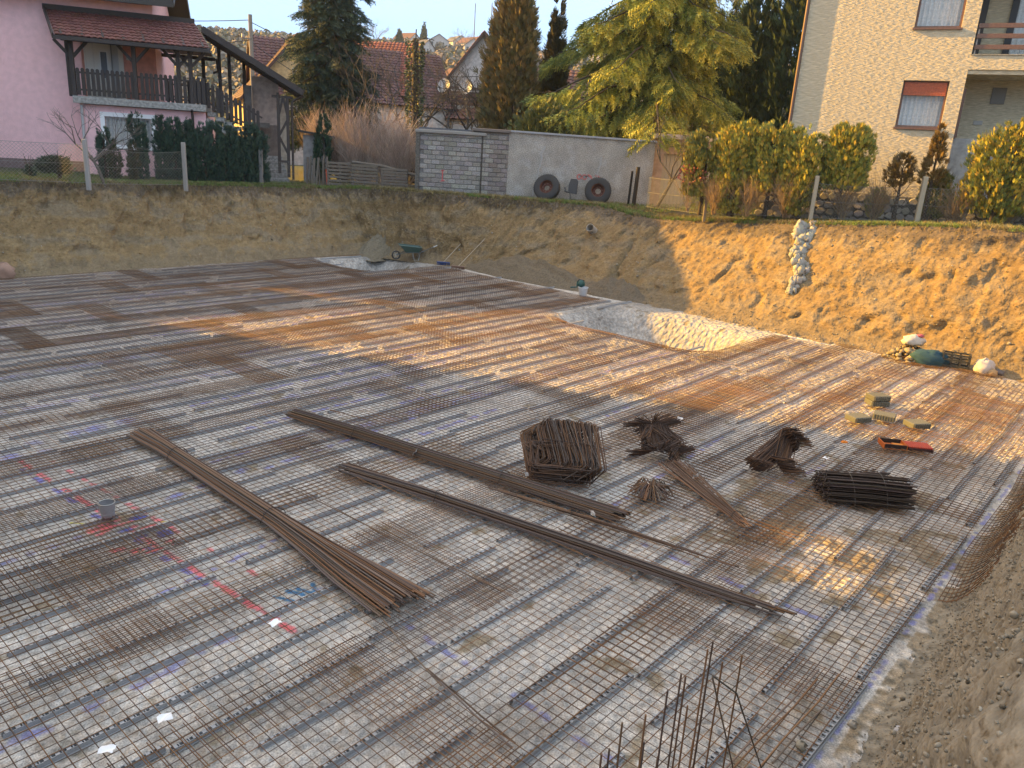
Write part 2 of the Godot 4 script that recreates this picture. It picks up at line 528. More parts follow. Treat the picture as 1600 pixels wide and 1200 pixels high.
# pit outline: toe u, v, top u, v, top height
const RIM := [[0.0, -0.93, -0.8, -0.05, 3.05], [3.0, -0.93, 3.0, -0.07, 3.05], [6.0, -0.93, 6.0, -0.05, 3.08], [12.0, -1.0, 12.0, -0.02, 3.1], [18.0, -0.9, 18.4, 0.3, 3.3], [22.0, -0.8, 24.6, 0.6, 3.5],
	[22.3, -4.0, 24.6, -4.0, 3.45], [22.4, -6.5, 24.7, -6.5, 3.3], [22.4, -9.3, 24.8, -9.3, 3.05], [22.6, -12.0, 25.2, -12.0, 2.8], [22.8, -15.6, 25.3, -15.6, 2.62], [22.9, -18.5, 25.6, -18.2, 2.8], [22.6, -21.5, 24.1, -21.2, 2.8],
	[22.1, -24.0, 22.5, -24.4, 2.8], [21.5, -26.2, 21.5, -27.2, 2.76], [20.0, -27.2, 20.2, -29.3, 2.62], [16.0, -27.5, 16.0, -29.5, 2.68], [11.0, -27.5, 11.0, -29.2, 2.74], [5.0, -27.5, 5.0, -29.1, 2.85], [0.0, -28.0, -1.0, -29.0, 2.9], [-0.3, -15.0, -1.3, -15.0, 3.0]]

func rim_at(s: float) -> Array:
	var m := RIM.size()
	var i := int(floor(s)) % m
	var f: float = s - floor(s)
	var out := []
	for k in 5:
		out.append(cubic_interpolate(RIM[i][k], RIM[(i + 1) % m][k], RIM[(i + m - 1) % m][k], RIM[(i + 2) % m][k], f))
	return out

func build_pit_walls() -> void:
	var g := []
	var cols := []
	var m := RIM.size()
	var stones := []
	var scol := []
	for i in m:
		var a := Vector2(RIM[i][2], RIM[i][3]); var b := Vector2(RIM[(i + 1) % m][2], RIM[(i + 1) % m][3])
		var hidden: bool = i >= 18
		var n: int = int(a.distance_to(b) / (0.5 if hidden else 0.07)) + 2
		for j in n:
			var s := i + float(j) / n
			var R := rim_at(s)
			var toe := Vector2(R[0], R[1]); var top := Vector2(R[2], R[3])
			var nx := rim_at(fmod(s + 0.02, m)); var pv := rim_at(fmod(s - 0.02 + m, m))
			var tan := (Vector2(nx[2] + nx[0], nx[3] + nx[1]) - Vector2(pv[2] + pv[0], pv[3] + pv[1])).normalized()
			var outw := Vector2(-tan.y, tan.x)
			if outw.dot(top - toe) < 0: outw = -outw
			var H: float = R[4]
			var left: bool = i >= 15 and i < 20     # dark wall below the pink house
			var back: bool = i >= 10 and i < 15
			var near: bool = i < 5
			var row := []; var cr := []
			for q in 56:
				var f := q / 55.0
				var p: Vector2; var y: float; var onface := 0.0
				if f < 0.16:
					var k := f / 0.16
					p = toe - outw * (1.0 - k) * (0.6 if not near else 0.3)
					y = -0.03 + pow(k, 1.6) * (0.42 if left else (0.35 if back else 0.16))
				elif f < 0.84:
					var k := (f - 0.16) / 0.68
					var y0: float = (0.42 if left else (0.35 if back else 0.16)) - 0.03
					var prof: float = k * 0.86 + 0.14 * k * k * (3 - 2 * k)
					p = toe.lerp(top, pow(k, 0.72) if left else k)
					y = lerp(y0, H, prof)
					onface = clamp(min(k * 8.0, (1.0 - k) * 7.0), 0.0, 1.0)
				else:
					var k := (f - 0.84) / 0.16
					p = top + outw * k * 1.5
					y = H - 0.02 * k
				var w3 := uv(p.x, p.y, y)
				var big := n1.get_noise_3d(w3.x * 0.4, w3.y * 0.35, w3.z * 0.4)
				var mid := n3.get_noise_3d(w3.x * 1.1, w3.y * 0.55, w3.z * 1.1)
				var sml := n2.get_noise_3d(w3.x * 5.5, w3.y * 5.0, w3.z * 5.5)
				var crack: float = max(0.0, n3.get_noise_3d(w3.x * 0.5 + 5, w3.y * 0.3, w3.z * 0.5) - 0.45)
				var groove := n1.get_noise_2d(s * 40.0 * (1.0 if back else 0.6), y * 0.5 + 9.0)
				var disp: float = onface * ((0.15 if not near else 0.04) * big + (0.03 if left else 0.05) * mid + 0.042 * sml + (0.07 if back else 0.02) * groove - (0.0 if near else 0.38) * crack)
				if f < 0.16 and f > 0.03: y += (0.10 * n2.get_noise_2d(w3.x * 1.9, w3.z * 1.9) + 0.05 * sml) * (1.0 if f > 0.06 else 0.4) * (0.5 if near else 1.0)
				if f > 0.84: y += 0.05 * n1.get_noise_2d(w3.x * 1.4, w3.z * 1.4) + 0.03 * sml
				p -= outw * disp
				y += onface * 0.06 * sml
				w3 = uv(p.x, p.y, y)
				row.append(w3)
				# soil horizons
				var lay: float = y / H + 0.10 * n1.get_noise_2d(s * 9.0, 3.0) + 0.05 * n2.get_noise_2d(s * 60.0, y * 3.0)
				var c: Color
				var gr := 1.0 + 0.35 * sml + 0.2 * mid
				# one soil everywhere: ochre loam with greyer and browner patches, dark topsoil on top
				c = lin(0.275, 0.195, 0.098)
				var pat := n1.get_noise_3d(w3.x * 0.7, w3.y * 2.2, w3.z * 0.7)
				if pat > 0.08: c = lin(0.245, 0.168, 0.080)
				elif pat < -0.16: c = lin(0.245, 0.188, 0.115)
				if lay > 0.885 + 0.05 * n1.get_noise_2d(s * 2.0, 1.0): c = lin(0.145, 0.112, 0.076)
				if lay < 0.13: c = lin(0.225, 0.170, 0.100)
				if near:
					c = lin(0.29, 0.26, 0.205) if sml > -0.1 else lin(0.23, 0.205, 0.16)
				if f > 0.86: c = lin(0.12, 0.105, 0.06)
				cr.append(Color(c.r * gr, c.g * gr, c.b * gr))
				# loose stones
				if hidden or q % 2 == 1 or f < 0.04 or f > 0.83: continue
				for rep in (4 if near else 1):
					if rng.randf() > (0.55 if near else (0.26 if not left and not back else 0.12)): continue
					var sz: float = (rf(0.004, 0.013) if near else rf(0.010, 0.026)) * (1.0 if rng.randf() < 0.97 else 2.2)
					stones.append(Transform3D(Basis.from_euler(Vector3(rf(0, 6), rf(0, 6), rf(0, 6))) * Basis.from_scale(Vector3(sz, sz * rf(0.6, 1), sz * rf(0.7, 1.3))), w3 + Vector3(rf(-0.06, 0.06), 0.002, rf(-0.06, 0.06))))
					var gy := rf(0.75, 1.25)
					if rng.randf() < 0.6: scol.append(Color(c.r * 1.1 * gy, c.g * 1.1 * gy, c.b * 1.1 * gy))
					else: scol.append(lin(0.36 * gy, 0.33 * gy, 0.27 * gy))
			g.append(row); cols.append(cr)
	g.append(g[0]); cols.append(cols[0])
	var mb := Mb.new()
	mb.grid(g, cols)
	tag(obj("pit_earth_wall", mb, M.earth), "excavated loam face round the pit with dark topsoil and grass on its top edge", "earth wall", "", "structure")
	var rock := Mb.new()
	rock.lump(Vector3.ZERO, Vector3.ONE, n1, 0.5, Color.WHITE, 4, 6)
	tag(many("loose_stones", rock.mesh(M.stone), stones, scol), "small stones and clods on the earth faces", "stones", "", "stuff")

func ground_y(x: float, z: float) -> float:
	var y := 2.86
	var d: float = max(0.0, -z - 70.0)
	y += 52.0 * smoothstep(40.0, 420.0, d) + 1.2 * n1.get_noise_2d(x * 0.01, z * 0.01) * smoothstep(0, 60, d)
	return y

func build_ground() -> void:
	var g := []
	var cols := []
	var m := RIM.size()
	var ring := []
	for i in m * 6:
		var R := rim_at(float(i) / 6.0)
		ring.append([Vector2(R[2], R[3]), R[4]])
	var cen := Vector2(11.5, -14.0)
	var dist := [0.9, 2.0, 4.0, 7.0, 12.0, 20.0, 34.0, 60.0, 100.0, 150.0, 210.0, 280.0, 360.0, 460.0, 620.0, 1000.0, 1800.0]
	for k in dist.size():
		var row := []; var cr := []
		for i in ring.size() + 1:
			var p: Vector2 = ring[i % ring.size()][0]
			var dirv := (p - cen).normalized()
			var q: Vector2 = p + dirv * dist[k]
			var w3 := uv(q.x, q.y, 0)
			var blend := smoothstep(0.5, 9.0, dist[k])
			var y: float = lerp(float(ring[i % ring.size()][1]) - 0.035, ground_y(w3.x, w3.z), blend)
			y += 0.04 * n1.get_noise_2d(w3.x * 1.1, w3.z * 1.1) * smoothstep(0.8, 2.0, dist[k])
			row.append(Vector3(w3.x, y, w3.z))
			var gr := 1.0 + 0.5 * n2.get_noise_2d(w3.x * 0.6, w3.z * 0.6)
			var c := lin(0.075, 0.085, 0.032) if n1.get_noise_2d(w3.x * 0.35, w3.z * 0.35) > -0.1 else lin(0.12, 0.10, 0.06)
			cr.append(Color(c.r * gr, c.g * gr, c.b * gr))
		g.append(row); cols.append(cr)
	var mb := Mb.new()
	mb.grid(g, cols, true)
	tag(obj("ground", mb, M.earth), "grassy garden ground round the pit, rising to a hill far behind", "ground", "", "structure")
# one welded mat as a thing: bars along u (long_bars) and along v (cross_bars)
var bar_pal := [Color(0.13, 0.078, 0.052), Color(0.17, 0.095, 0.055), Color(0.22, 0.115, 0.055), Color(0.27, 0.145, 0.065), Color(0.14, 0.105, 0.085)]

func mat_y(u: float, v: float, sag: bool) -> float:
	var y := 0.058 + 0.012 * n1.get_noise_2d(u * 0.35, v * 0.35) + 0.006 * n1.get_noise_2d(u * 1.3 + 9, v * 1.3)
	if sag:
		var s: float = sump(u, v)
		y += s
	return y

func in_hole(u: float, v: float) -> bool:
	# the mats stop over the far half of each sump
	if u > 17.95 + 0.35 * absf(v + 11.3) * 0.3 and v > -14.0 and v < -8.75: return true
	if u > 18.15 and v > -26.4 and v < -22.75: return true
	return false

func wire_run(mb: Mb, pts: Array, r: float, col: Color) -> void:
	if pts.size() > 1: mb.tube(pts, r, 4, col, -1.0, false)

func rebar_mat(uc: float, vc: float, L: float, W: float, lift: float, twist: float, label: String, tone: float) -> void:
	var o := thing("reinforcement_mat", uv(uc, vc, lift), deg_to_rad(SLAB + twist))
	tag(o, label, "rebar mat", "welded steel mats laid over the slab")
	var lb := Mb.new(); var cb := Mb.new()
	var ct := cos(deg_to_rad(twist)); var stw := sin(deg_to_rad(twist))
	var sagged: bool = uc + L / 2 > 16.5
	var at := func(x: float, z: float, dy: float) -> Vector3:
		var u: float = uc + x * ct + z * stw
		var v: float = vc - x * stw + z * ct
		if sagged and in_hole(u, v): return Vector3(x, -99, z)
		if u > (21.35 if v < -7.0 else 21.9): return Vector3(x, -99, z)
		return Vector3(x, mat_y(u, v, sagged) + dy, z)
	var nl := int(round(W / 0.1)) ; var nc := int(round(L / 0.1))
	for i in nl + 1:
		var z := -W / 2 + W * i / nl
		var run := []
		var col := vary(bar_pal[rng.randi() % 5] * tone, 0.2)
		var jit := rf(-0.004, 0.004)
		var seg := int(L / 0.4)
		for k in seg + 1:
			var x := -L / 2 - 0.03 + (L + 0.06) * k / seg
			var p: Vector3 = at.call(x, z + jit, 0.0)
			if p.y < -50:
				wire_run(lb, run, 0.0049, col); run = []
			else: run.append(p)
		wire_run(lb, run, 0.0049, col)
	for i in nc + 1:
		var x := -L / 2 + L * i / nc
		var run := []
		var col := vary(bar_pal[rng.randi() % 5] * tone, 0.2)
		var seg := 5
		for k in seg + 1:
			var z := -W / 2 - 0.03 + (W + 0.06) * k / seg
			var p: Vector3 = at.call(x, z, 0.0095)
			if p.y < -50:
				wire_run(cb, run, 0.0046, col); run = []
			else: run.append(p)
		wire_run(cb, run, 0.0046, col)
	if lb.v.size(): tag(obj("long_bars", lb, M.rust, o), "", "", "", "stuff")
	if cb.v.size(): tag(obj("cross_bars", cb, M.rust, o), "", "", "", "stuff")

func build_mats() -> void:
	var row := 0
	var v := -1.42
	var names := ["nearest", "second", "third", "fourth", "fifth", "sixth", "seventh", "eighth", "ninth", "tenth", "eleventh", "twelfth", "thirteenth", "fourteenth", "fifteenth", "sixteenth"]
	var posn := ["left end", "left of the middle", "middle", "right of the middle", "right end", "far right end"]
	while v > -26.0:
		var vc := v - 1.075
		if vc - 1.075 < -26.7: vc = -26.65 + 1.075
		var off: float = [0.0, -2.6, -1.2, -3.9][row % 4] + rf(-0.3, 0.3)
		var u := 0.7 + off
		var k := 0
		while u < 21.4:
			var a: float = max(u, 0.4); var b: float = min(u + 6.0, 22.1)
			if b - a > 0.9:
				var lab := "rusty welded wire mat, %s of the %s row from the near bank" % [posn[min(k, 5)], names[min(row, 15)]]
				rebar_mat((a + b) / 2, vc + rf(-0.03, 0.03), b - a, 2.15, (k % 2) * 0.012 + (row % 2) * 0.02, rf(-0.55, 0.55), lab, rf(0.85, 1.2))
				k += 1
			u += 5.45
		row += 1
		v -= 1.65
	# short extra pieces lying over the laps, and the one folded up the near bank
	for e in [[2.6, -8.4, 2.0, 1.5, 0.8, "extra piece of wire mat lying double left of the red spray marks"], [10.4, -3.7, 5.0, 0.8, 1.1, "narrow strip of wire mat doubled beside the straight bar bundle"], [16.4, -2.6, 6.0, 1.2, 1.5, "orange rusty strip of mat doubled near the concrete blocks"], [13.4, -6.6, 4.6, 1.5, 1.5, "orange rusty piece of mat doubled behind the stirrup piles"], [9.6, -15.8, 5.0, 1.4, 1.3, "piece of wire mat doubled in the left part of the sunlit band"]]:
		rebar_mat(e[0], e[1], e[2], e[3], 0.045, rf(-1.5, 1.5), e[5], e[4])
	bank_mat()

func bank_mat() -> void:
	var o := thing("reinforcement_mat", uv(12.2, -1.0, 0.1), deg_to_rad(SLAB))
	tag(o, "fine wire mat leaning up the near earth bank beside the slab edge", "rebar mat", "welded steel mats laid over the slab")
	var lb := Mb.new(); var cb := Mb.new()
	var at := func(x: float, q: float) -> Vector3:
		# q along the slope from the strip up the bank
		var z: float = -0.28 + q * 0.46 + 0.03 * sin(x * 1.7)
		var y: float = -0.06 + q * q * 0.62 + 0.05 * sin(x * 2.3 + q)
		return Vector3(x, y + 0.05, z)
	for i in 17:
		var p := []
		for k in 13: p.append(at.call(-3.0 + 6.0 * k / 12.0 - 0.1 * i * 0.2, i / 10.0))
		lb.tube(p, 0.005, 4, vary(bar_pal[rng.randi() % 5], 0.2), -1.0, false)
	for i in 61:
		var p := []
		for k in 9: p.append(at.call(-3.0 + 0.1 * i - 0.02 * k * 1.6, k * 0.2) + Vector3(0, 0.009, 0))
		cb.tube(p, 0.0048, 4, vary(bar_pal[rng.randi() % 5], 0.2), -1.0, false)
	tag(obj("long_bars", lb, M.rust, o), "", "", "", "stuff")
	tag(obj("cross_bars", cb, M.rust, o), "", "", "", "stuff")

# slotted plastic bar spacers
func spacer_mesh() -> Mb:
	var mb := Mb.new()
	var L := 2.0
	for s in [-1.0, 1.0]: mb.bx(-L / 2, L / 2, 0.0, 0.045, s * 0.019 - 0.0025, s * 0.019 + 0.0025)
	for s in [-1.0, 1.0]: mb.bx(-L / 2, L / 2, 0.0, 0.006, s * 0.027 - 0.007, s * 0.027 + 0.007)
	for i in 25:
		var x := -L / 2 + 0.08 * i + 0.016
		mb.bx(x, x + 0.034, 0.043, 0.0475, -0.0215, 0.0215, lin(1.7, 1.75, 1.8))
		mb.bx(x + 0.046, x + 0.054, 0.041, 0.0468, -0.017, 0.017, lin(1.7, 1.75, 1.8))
	return mb

const ORD := ["1st", "2nd", "3rd", "4th", "5th", "6th", "7th", "8th", "9th", "10th", "11th", "12th", "13th", "14th", "15th", "16th", "17th", "18th", "19th", "20th", "21st", "22nd", "23rd", "24th", "25th", "26th", "27th", "28th", "29th", "30th", "31st", "32nd", "33rd", "34th", "35th", "36th", "37th", "38th", "39th", "40th", "41st", "42nd", "43rd", "44th", "45th", "46th", "47th", "48th", "49th", "50th"]
func build_spacers() -> void:
	var proto: MeshInstance3D = null
	var spots := []
	var v := -1.46
	var line := 0
	while v > -26.5:
		var u := 0.9 + rf(-1.0, 0.8)
		var k0 := 0
		while u < 21.2:
			if rng.randf() < 0.94 and sump(u, v) > -0.01 and u > 0.6:
				spots.append([u, v + rf(-0.07, 0.07), deg_to_rad(rf(-1.6, 1.6)), line, k0])
				k0 += 1
			u += 2.0 + max(0.02, rf(-0.2, 0.5))
		v -= 0.52
		line += 1
	spots.sort_custom(func(a, b): return Vector2(a[0], a[1]).length_squared() < Vector2(b[0], b[1]).length_squared())
	var rest := []
	var k := 0
	var sm := spacer_mesh().mesh(M.plastic_grey)
	for s in spots:
		var p := uv(s[0], s[1], 0.002 + min(0.0, sump(s[0], s[1])))
		if k < 290:
			var o: MeshInstance3D
			if proto == null:
				proto = obj("bar_spacer", sm, null)
				o = proto
				o.transform = Transform3D(Basis(Vector3.UP, deg_to_rad(SLAB) + s[2]), p)
			else:
				o = copy(proto, p, deg_to_rad(SLAB) + s[2])
			tag(o, "slotted grey bar spacer, %s from the left in the %s line from the near bank" % [ORD[s[4]], ORD[s[3]]], "bar spacer", "plastic bar spacers under the mats")
		else:
			rest.append(Transform3D(Basis(Vector3.UP, deg_to_rad(SLAB) + s[2]), p))
		k += 1
	tag(many("far_bar_spacers", sm, rest, []), "far plastic bar spacers under the mats", "bar spacers", "", "stuff")
var steel := [Color(0.10, 0.062, 0.045), Color(0.15, 0.083, 0.048), Color(0.20, 0.105, 0.053), Color(0.12, 0.095, 0.085), Color(0.17, 0.125, 0.095)]
func steel_col(tone := 1.0) -> Color: return vary(steel[rng.randi() % 5] * tone, 0.2)

# bars lying side by side in a heap; stations along it: [s, half width, height]
func bundle(a: Vector3, b: Vector3, count: int, st: Array, label: String, ties: Array, tone: float, r := 0.0092, ragged := 0.12) -> Node3D:
	var d := b - a
	var L := d.length()
	var o := thing("rebar_bundle", a, atan2(-d.z, d.x))
	tag(o, label, "rebar bundle", "bundles of straight bars")
	for i in count:
		var cx := rf(-1, 1)
		var cy := rf(0, 1) * (1.0 - cx * cx * 0.7)
		var pts := []
		var s0 := rf(-ragged, ragged) * 0.5; var s1 := rf(-ragged, ragged)
		var wob := rf(-0.4, 0.4)
		for k in 9:
			var s := k / 8.0
			var w := 0.0; var h := 0.0
			for q in st.size() - 1:
				if s >= st[q][0] and s <= st[q + 1][0]:
					var f: float = smoothstep(0, 1, (s - st[q][0]) / (st[q + 1][0] - st[q][0]))
					w = lerp(st[q][1], st[q + 1][1], f); h = lerp(st[q][2], st[q + 1][2], f)
			var x: float = lerp(s0, L + s1, s)
			pts.append(Vector3(x, 0.085 + r + cy * h, (cx + wob * (s - 0.5) * 0.5) * w))
		var mb := Mb.new()
		mb.tube(pts, r, 6, steel_col(tone))
		obj("bar", mb, M.rust, o)
	for t in ties:
		var w := 0.0; var h := 0.0
		for q in st.size() - 1:
			if t >= st[q][0] and t <= st[q + 1][0]:
				var f: float = (t - st[q][0]) / (st[q + 1][0] - st[q][0])
				w = lerp(st[q][1], st[q + 1][1], f) * 1.1; h = lerp(st[q][2], st[q + 1][2], f)
		var pts := []
		for k in 13:
			var an := PI * k / 12.0
			pts.append(Vector3(t * L + 0.02 * sin(an * 3), 0.075 + 0.02 + sin(an) * (h + 0.022), cos(an) * (w + 0.012)))
		pts.append(pts[-1] + Vector3(0.06, 0.03, -0.05))
		var mb := Mb.new()
		mb.tube(pts, 0.0045, 5, lin(0.03, 0.026, 0.024))
		mb.tube([pts[3], pts[3] + Vector3(0.07, 0.07, 0.05), pts[3] + Vector3(0.15, 0.03, 0.1)], 0.003, 4, lin(0.03, 0.026, 0.024))
		obj("tie_wire", mb, M.rust, o)
	return o

# one bent link in its own x,y plane
func link_mesh(w: float, h: float, open: bool, r := 0.0075) -> Mb:
	var mb := Mb.new()
	var p := []
	var c := 0.025
	if open:
		p = [Vector3(0.0, h, 0), Vector3(0, c, 0), Vector3(c, 0, 0), Vector3(w - c, 0, 0), Vector3(w, c, 0), Vector3(w, h, 0)]
	else:
		p = [Vector3(0.07, h - 0.09, 0.008), Vector3(0.012, h - 0.02, 0.008), Vector3(0, h - c, 0), Vector3(0, c, 0), Vector3(c, 0, 0), Vector3(w - c, 0, 0), Vector3(w, c, 0), Vector3(w, h - c, 0), Vector3(w - c, h, 0), Vector3(c, h, 0), Vector3(0.0, h - c, 0.01), Vector3(0.05, h - 0.09, 0.012)]
	mb.tube(p, r, 5, Color.WHITE)
	return mb

var link_mats := []
func put_link(o: Node3D, mesh: ArrayMesh, tf: Transform3D, k := -1) -> void:
	var m := MeshInstance3D.new()
	m.mesh = mesh
	m.name = "bent_link"
	o.add_child(m, true)
	m.transform = tf
	m.set_surface_override_material(0, link_mats[(rng.randi() if k < 0 else k) % link_mats.size()])

func axes(x: Vector3, y: Vector3) -> Basis:
	x = x.normalized()
	var z := x.cross(y).normalized()
	return Basis(x, z.cross(x), z)

func paper(at: Vector3, called: String, label: String, s := 0.07, standing := false) -> void:
	var mb := Mb.new()
	var g := []
	for i in 4:
		var row := []
		for j in 4: row.append(Vector3((j / 3.0 - 0.5) * s * 1.3, 0.012 * sin(i * 2.1 + j * 1.7) + 0.006, (i / 3.0 - 0.5) * s))
		g.append(row)
	mb.grid(g, Color.WHITE)
	var o := obj(called, mb, M.white_paper)
	o.transform = Transform3D(Basis.from_euler(Vector3(rf(0.9, 1.2) if standing else rf(-0.15, 0.15), rf(0, 6), rf(-0.2, 0.2))), at)
	tag(o, label, "tag" if called == "paper_tag" else "litter", "white paper scraps and bundle tags")

func build_site_things() -> void:
	for c in [lin(0.085, 0.053, 0.040), lin(0.14, 0.075, 0.043), lin(0.20, 0.105, 0.052), lin(0.115, 0.088, 0.075)]:
		link_mats.append(mat("link_rust", c, 0.85, M.rust.albedo_texture, null, 3.0))
	# straight bundles
	bundle(Vector3(-5.75, 0, -11.2), Vector3(-0.98, 0, -7.0), 78, [[0.0, 0.20, 0.10], [0.17, 0.13, 0.13], [0.6, 0.15, 0.13], [1.0, 0.34, 0.10]], "long rusty rebar bundle nearest the red spray marks, fanned at its near end", [0.19, 0.6], 1.25)
	bundle(Vector3(-3.75, 0, -12.55), Vector3(1.55, 0, -9.35), 74, [[0.0, 0.16, 0.10], [0.22, 0.13, 0.13], [0.7, 0.13, 0.12], [1.0, 0.15, 0.11]], "dark grey rebar bundle, the rearmost of the long ones, ending beside the large stirrup pile", [0.24, 0.7], 1.0)
	bundle(Vector3(-2.3, 0, -10.35), Vector3(2.85, 0, -7.4), 52, [[0.0, 0.15, 0.06], [0.25, 0.095, 0.10], [0.6, 0.10, 0.09], [1.0, 0.09, 0.04]], "brown rebar bundle lying in the middle with a few bars reaching far to the right", [0.27], 0.95, 0.0092, 0.4)
	bundle(Vector3(0.02, 0, -9.85), Vector3(2.25, 0, -8.55), 14, [[0.0, 0.055, 0.03], [0.45, 0.045, 0.05], [1.0, 0.05, 0.02]], "short thin bundle of about a dozen bars with two white tags", [0.4], 1.05, 0.008, 0.7)
	bundle(Vector3(2.62, 0.0, -11.35), Vector3(3.22, 0.0, -9.35), 40, [[0.0, 0.26, 0.10], [0.5, 0.17, 0.08], [0.9, 0.08, 0.07], [1.0, 0.085, 0.07]], "short brown bundle spread wide at the far end, tied at its near end", [0.9], 1.35, 0.007, 0.12)
	# loose bars
	var lk := -1
	var loose_names := ["long loose bar between the nearest bundle and the middle bundle", "loose bar slanting from the end of the nearest bundle", "left bar of a loose pair in the middle foreground", "right bar of a loose pair in the middle foreground", "short loose bar by the far end of the rearmost long bundle", "first loose bar from the left beside the starter bars at the near slab edge", "second loose bar from the left beside the starter bars", "third loose bar from the left, beside the starter bars", "rightmost loose bar beside the starter bars at the near slab edge"]
	for e in [[-3.0, -9.68, 0.03, -7.38], [-1.7, -7.47, -0.46, -5.78], [-0.62, -6.0, 0.21, -5.14], [-0.55, -5.9, 0.18, -5.10], [-3.2, -12.9, -2.5, -12.55], [3.13, -6.35, 1.75, -4.85], [3.06, -6.2, 1.85, -4.9], [3.3, -6.29, 2.05, -4.9], [3.22, -6.1, 2.3, -5.1]]:
		lk += 1
		var mb := Mb.new()
		var a := Vector3(e[0], 0.09, e[1]); var b := Vector3(e[2], 0.085, e[3])
		mb.tube([a, a.lerp(b, 0.3) + Vector3(0.012, -0.003, 0.01), a.lerp(b, 0.65) + Vector3(-0.01, 0.0, 0.006), b], 0.0085, 6, steel_col(1.35))
		var o := obj("loose_bar", mb, M.rust)
		tag(o, loose_names[lk], "rebar", "loose bars lying on the mats")
	# large stirrup pile
	var big := link_mesh(0.82, 0.42, false).mesh(M.rust)
	var mid0 := link_mesh(0.62, 0.26, false).mesh(M.rust)
	var o1 := thing("stirrup_pile", Vector3(0.72, 0.085, -10.75), 0.0)
	tag(o1, "large square pile of brown rectangular stirrups behind the long bundles", "stirrup pile", "piles of bent stirrups")
	for i in 92:
		var f := i / 91.0
		var L := Vector3(0.30 + rf(-0.1, 0.1) - 0.25 * f, -0.52 + rf(-0.04, 0.04), 0.80)
		var b := axes(L, Vector3(0.55 + rf(-0.15, 0.15), 0.9, 0.35))
		put_link(o1, big, Transform3D(b, Vector3(-0.36 + 0.78 * f + rf(-0.02, 0.02), 0.40 + rf(-0.03, 0.04), -0.42 + rf(-0.03, 0.03))))
	for i in 30:
		var f := i / 29.0
		var b := axes(Vector3(0.20 + rf(-0.05, 0.05), -0.50, 0.80), Vector3(0.9, 0.6, 0.1))
		put_link(o1, big, Transform3D(b, Vector3(-0.55 + 0.16 * f, 0.42 + rf(-0.03, 0.03), -0.42)), 2)
	for i in 40:
		var b := axes(Vector3(1, rf(-0.05, 0.05), rf(-0.28, 0.12)), Vector3(0, 0.55 + rf(-0.3, 0.3), -0.8))
		put_link(o1, big, Transform3D(b, Vector3(-0.34 + rf(-0.06, 0.1), 0.02 + 0.27 * (i / 40.0), 0.40 + rf(-0.06, 0.06))), i % 2)
	for i in 26:
		put_link(o1, mid0, Transform3D(axes(Vector3(0.22 + rf(-0.06, 0.06), -0.48, 0.82), Vector3(0.75, 0.6, 0.2)), Vector3(-0.52 + 0.34 * i / 25.0, 0.46 + rf(-0.03, 0.03), -0.30 + rf(-0.04, 0.04))))
	for i in 34:
		var b := axes(Vector3(0.25 + rf(-0.15, 0.15), -0.5, 0.80), Vector3(0.7 + rf(-0.3, 0.2), 0.75, 0.2))
		put_link(o1, mid0, Transform3D(b, Vector3(-0.40 + 0.62 * i / 33.0, 0.34 + rf(-0.03, 0.03), -0.28 + rf(-0.05, 0.05))))
	for e in [[-0.02, 0.0], [0.17, 0.01]]:
		put_link(o1, big, Transform3D(axes(Vector3(0.28, -0.42, 0.85), Vector3(0.6, 0.5, 0)), Vector3(-0.12 + e[0], 0.44, -0.2)), 3)
	# dark open links, left of the middle
	var mid := link_mesh(0.52, 0.30, true).mesh(M.rust)
	var o2 := thing("stirrup_pile", Vector3(2.45, 0.085, -11.85), 0.0)
	tag(o2, "small dark pile of open stirrups with a fan sticking out on its right", "stirrup pile", "piles of bent stirrups")
	for i in 95:
		var f := i / 94.0
		var an := -0.9 + 1.5 * f
		var b := axes(Vector3(cos(an) * 0.2 + 0.15, -0.55 + rf(-0.08, 0.08), 0.75), Vector3(0.7 - 1.1 * f, 0.8, 0.1))
		put_link(o2, mid, Transform3D(axes(Vector3(0.10 + 0.25 * f + rf(-0.06, 0.06), -0.62 + rf(-0.06, 0.06), 0.72), Vector3(-0.55 + 0.9 * f + rf(-0.1, 0.1), 0.5, -0.5)), Vector3(-0.30 + 0.45 * f + rf(-0.02, 0.02), 0.40 + 0.05 * sin(f * PI) + rf(-0.03, 0.03), -0.16 + rf(-0.04, 0.04))), i % 2)
	for i in 50:
		var b := axes(Vector3(0.85, -0.26 + rf(-0.08, 0.08), 0.25 + rf(-0.25, 0.25)), Vector3(rf(-0.3, 0.1), 0.9, -0.4))
		put_link(o2, mid, Transform3D(axes(Vector3(0.9, -0.42 + rf(-0.08, 0.08), 0.25 + rf(-0.2, 0.2)), Vector3(rf(-0.2, 0.2), -0.3, 0.8)), Vector3(-0.14 + rf(-0.06, 0.06), 0.44 - 0.005 * i + rf(-0.02, 0.02), -0.08 + rf(-0.06, 0.06))), i % 4)
	for i in 26:
		var b := axes(Vector3(-0.7, -0.3, 0.45 + rf(-0.2, 0.2)), Vector3(0.1, 0.9, 0.2))
		put_link(o2, mid, Transform3D(axes(Vector3(0.3 + rf(-0.1, 0.1), -0.1, 0.5), Vector3(-0.9, -0.25, 0.1)), Vector3(-0.15 + 0.012 * i, 0.38 + rf(-0.04, 0.03), -0.25 + rf(-0.05, 0.05))), 0)
	# peaked pile
	var o3 := thing("stirrup_pile", Vector3(4.2, 0.085, -11.55), 0.0)
	tag(o3, "peaked dark pile of stirrups rising to a point behind the thick tied stack", "stirrup pile", "piles of bent stirrups")
	var tall := link_mesh(0.80, 0.26, true).mesh(M.rust)
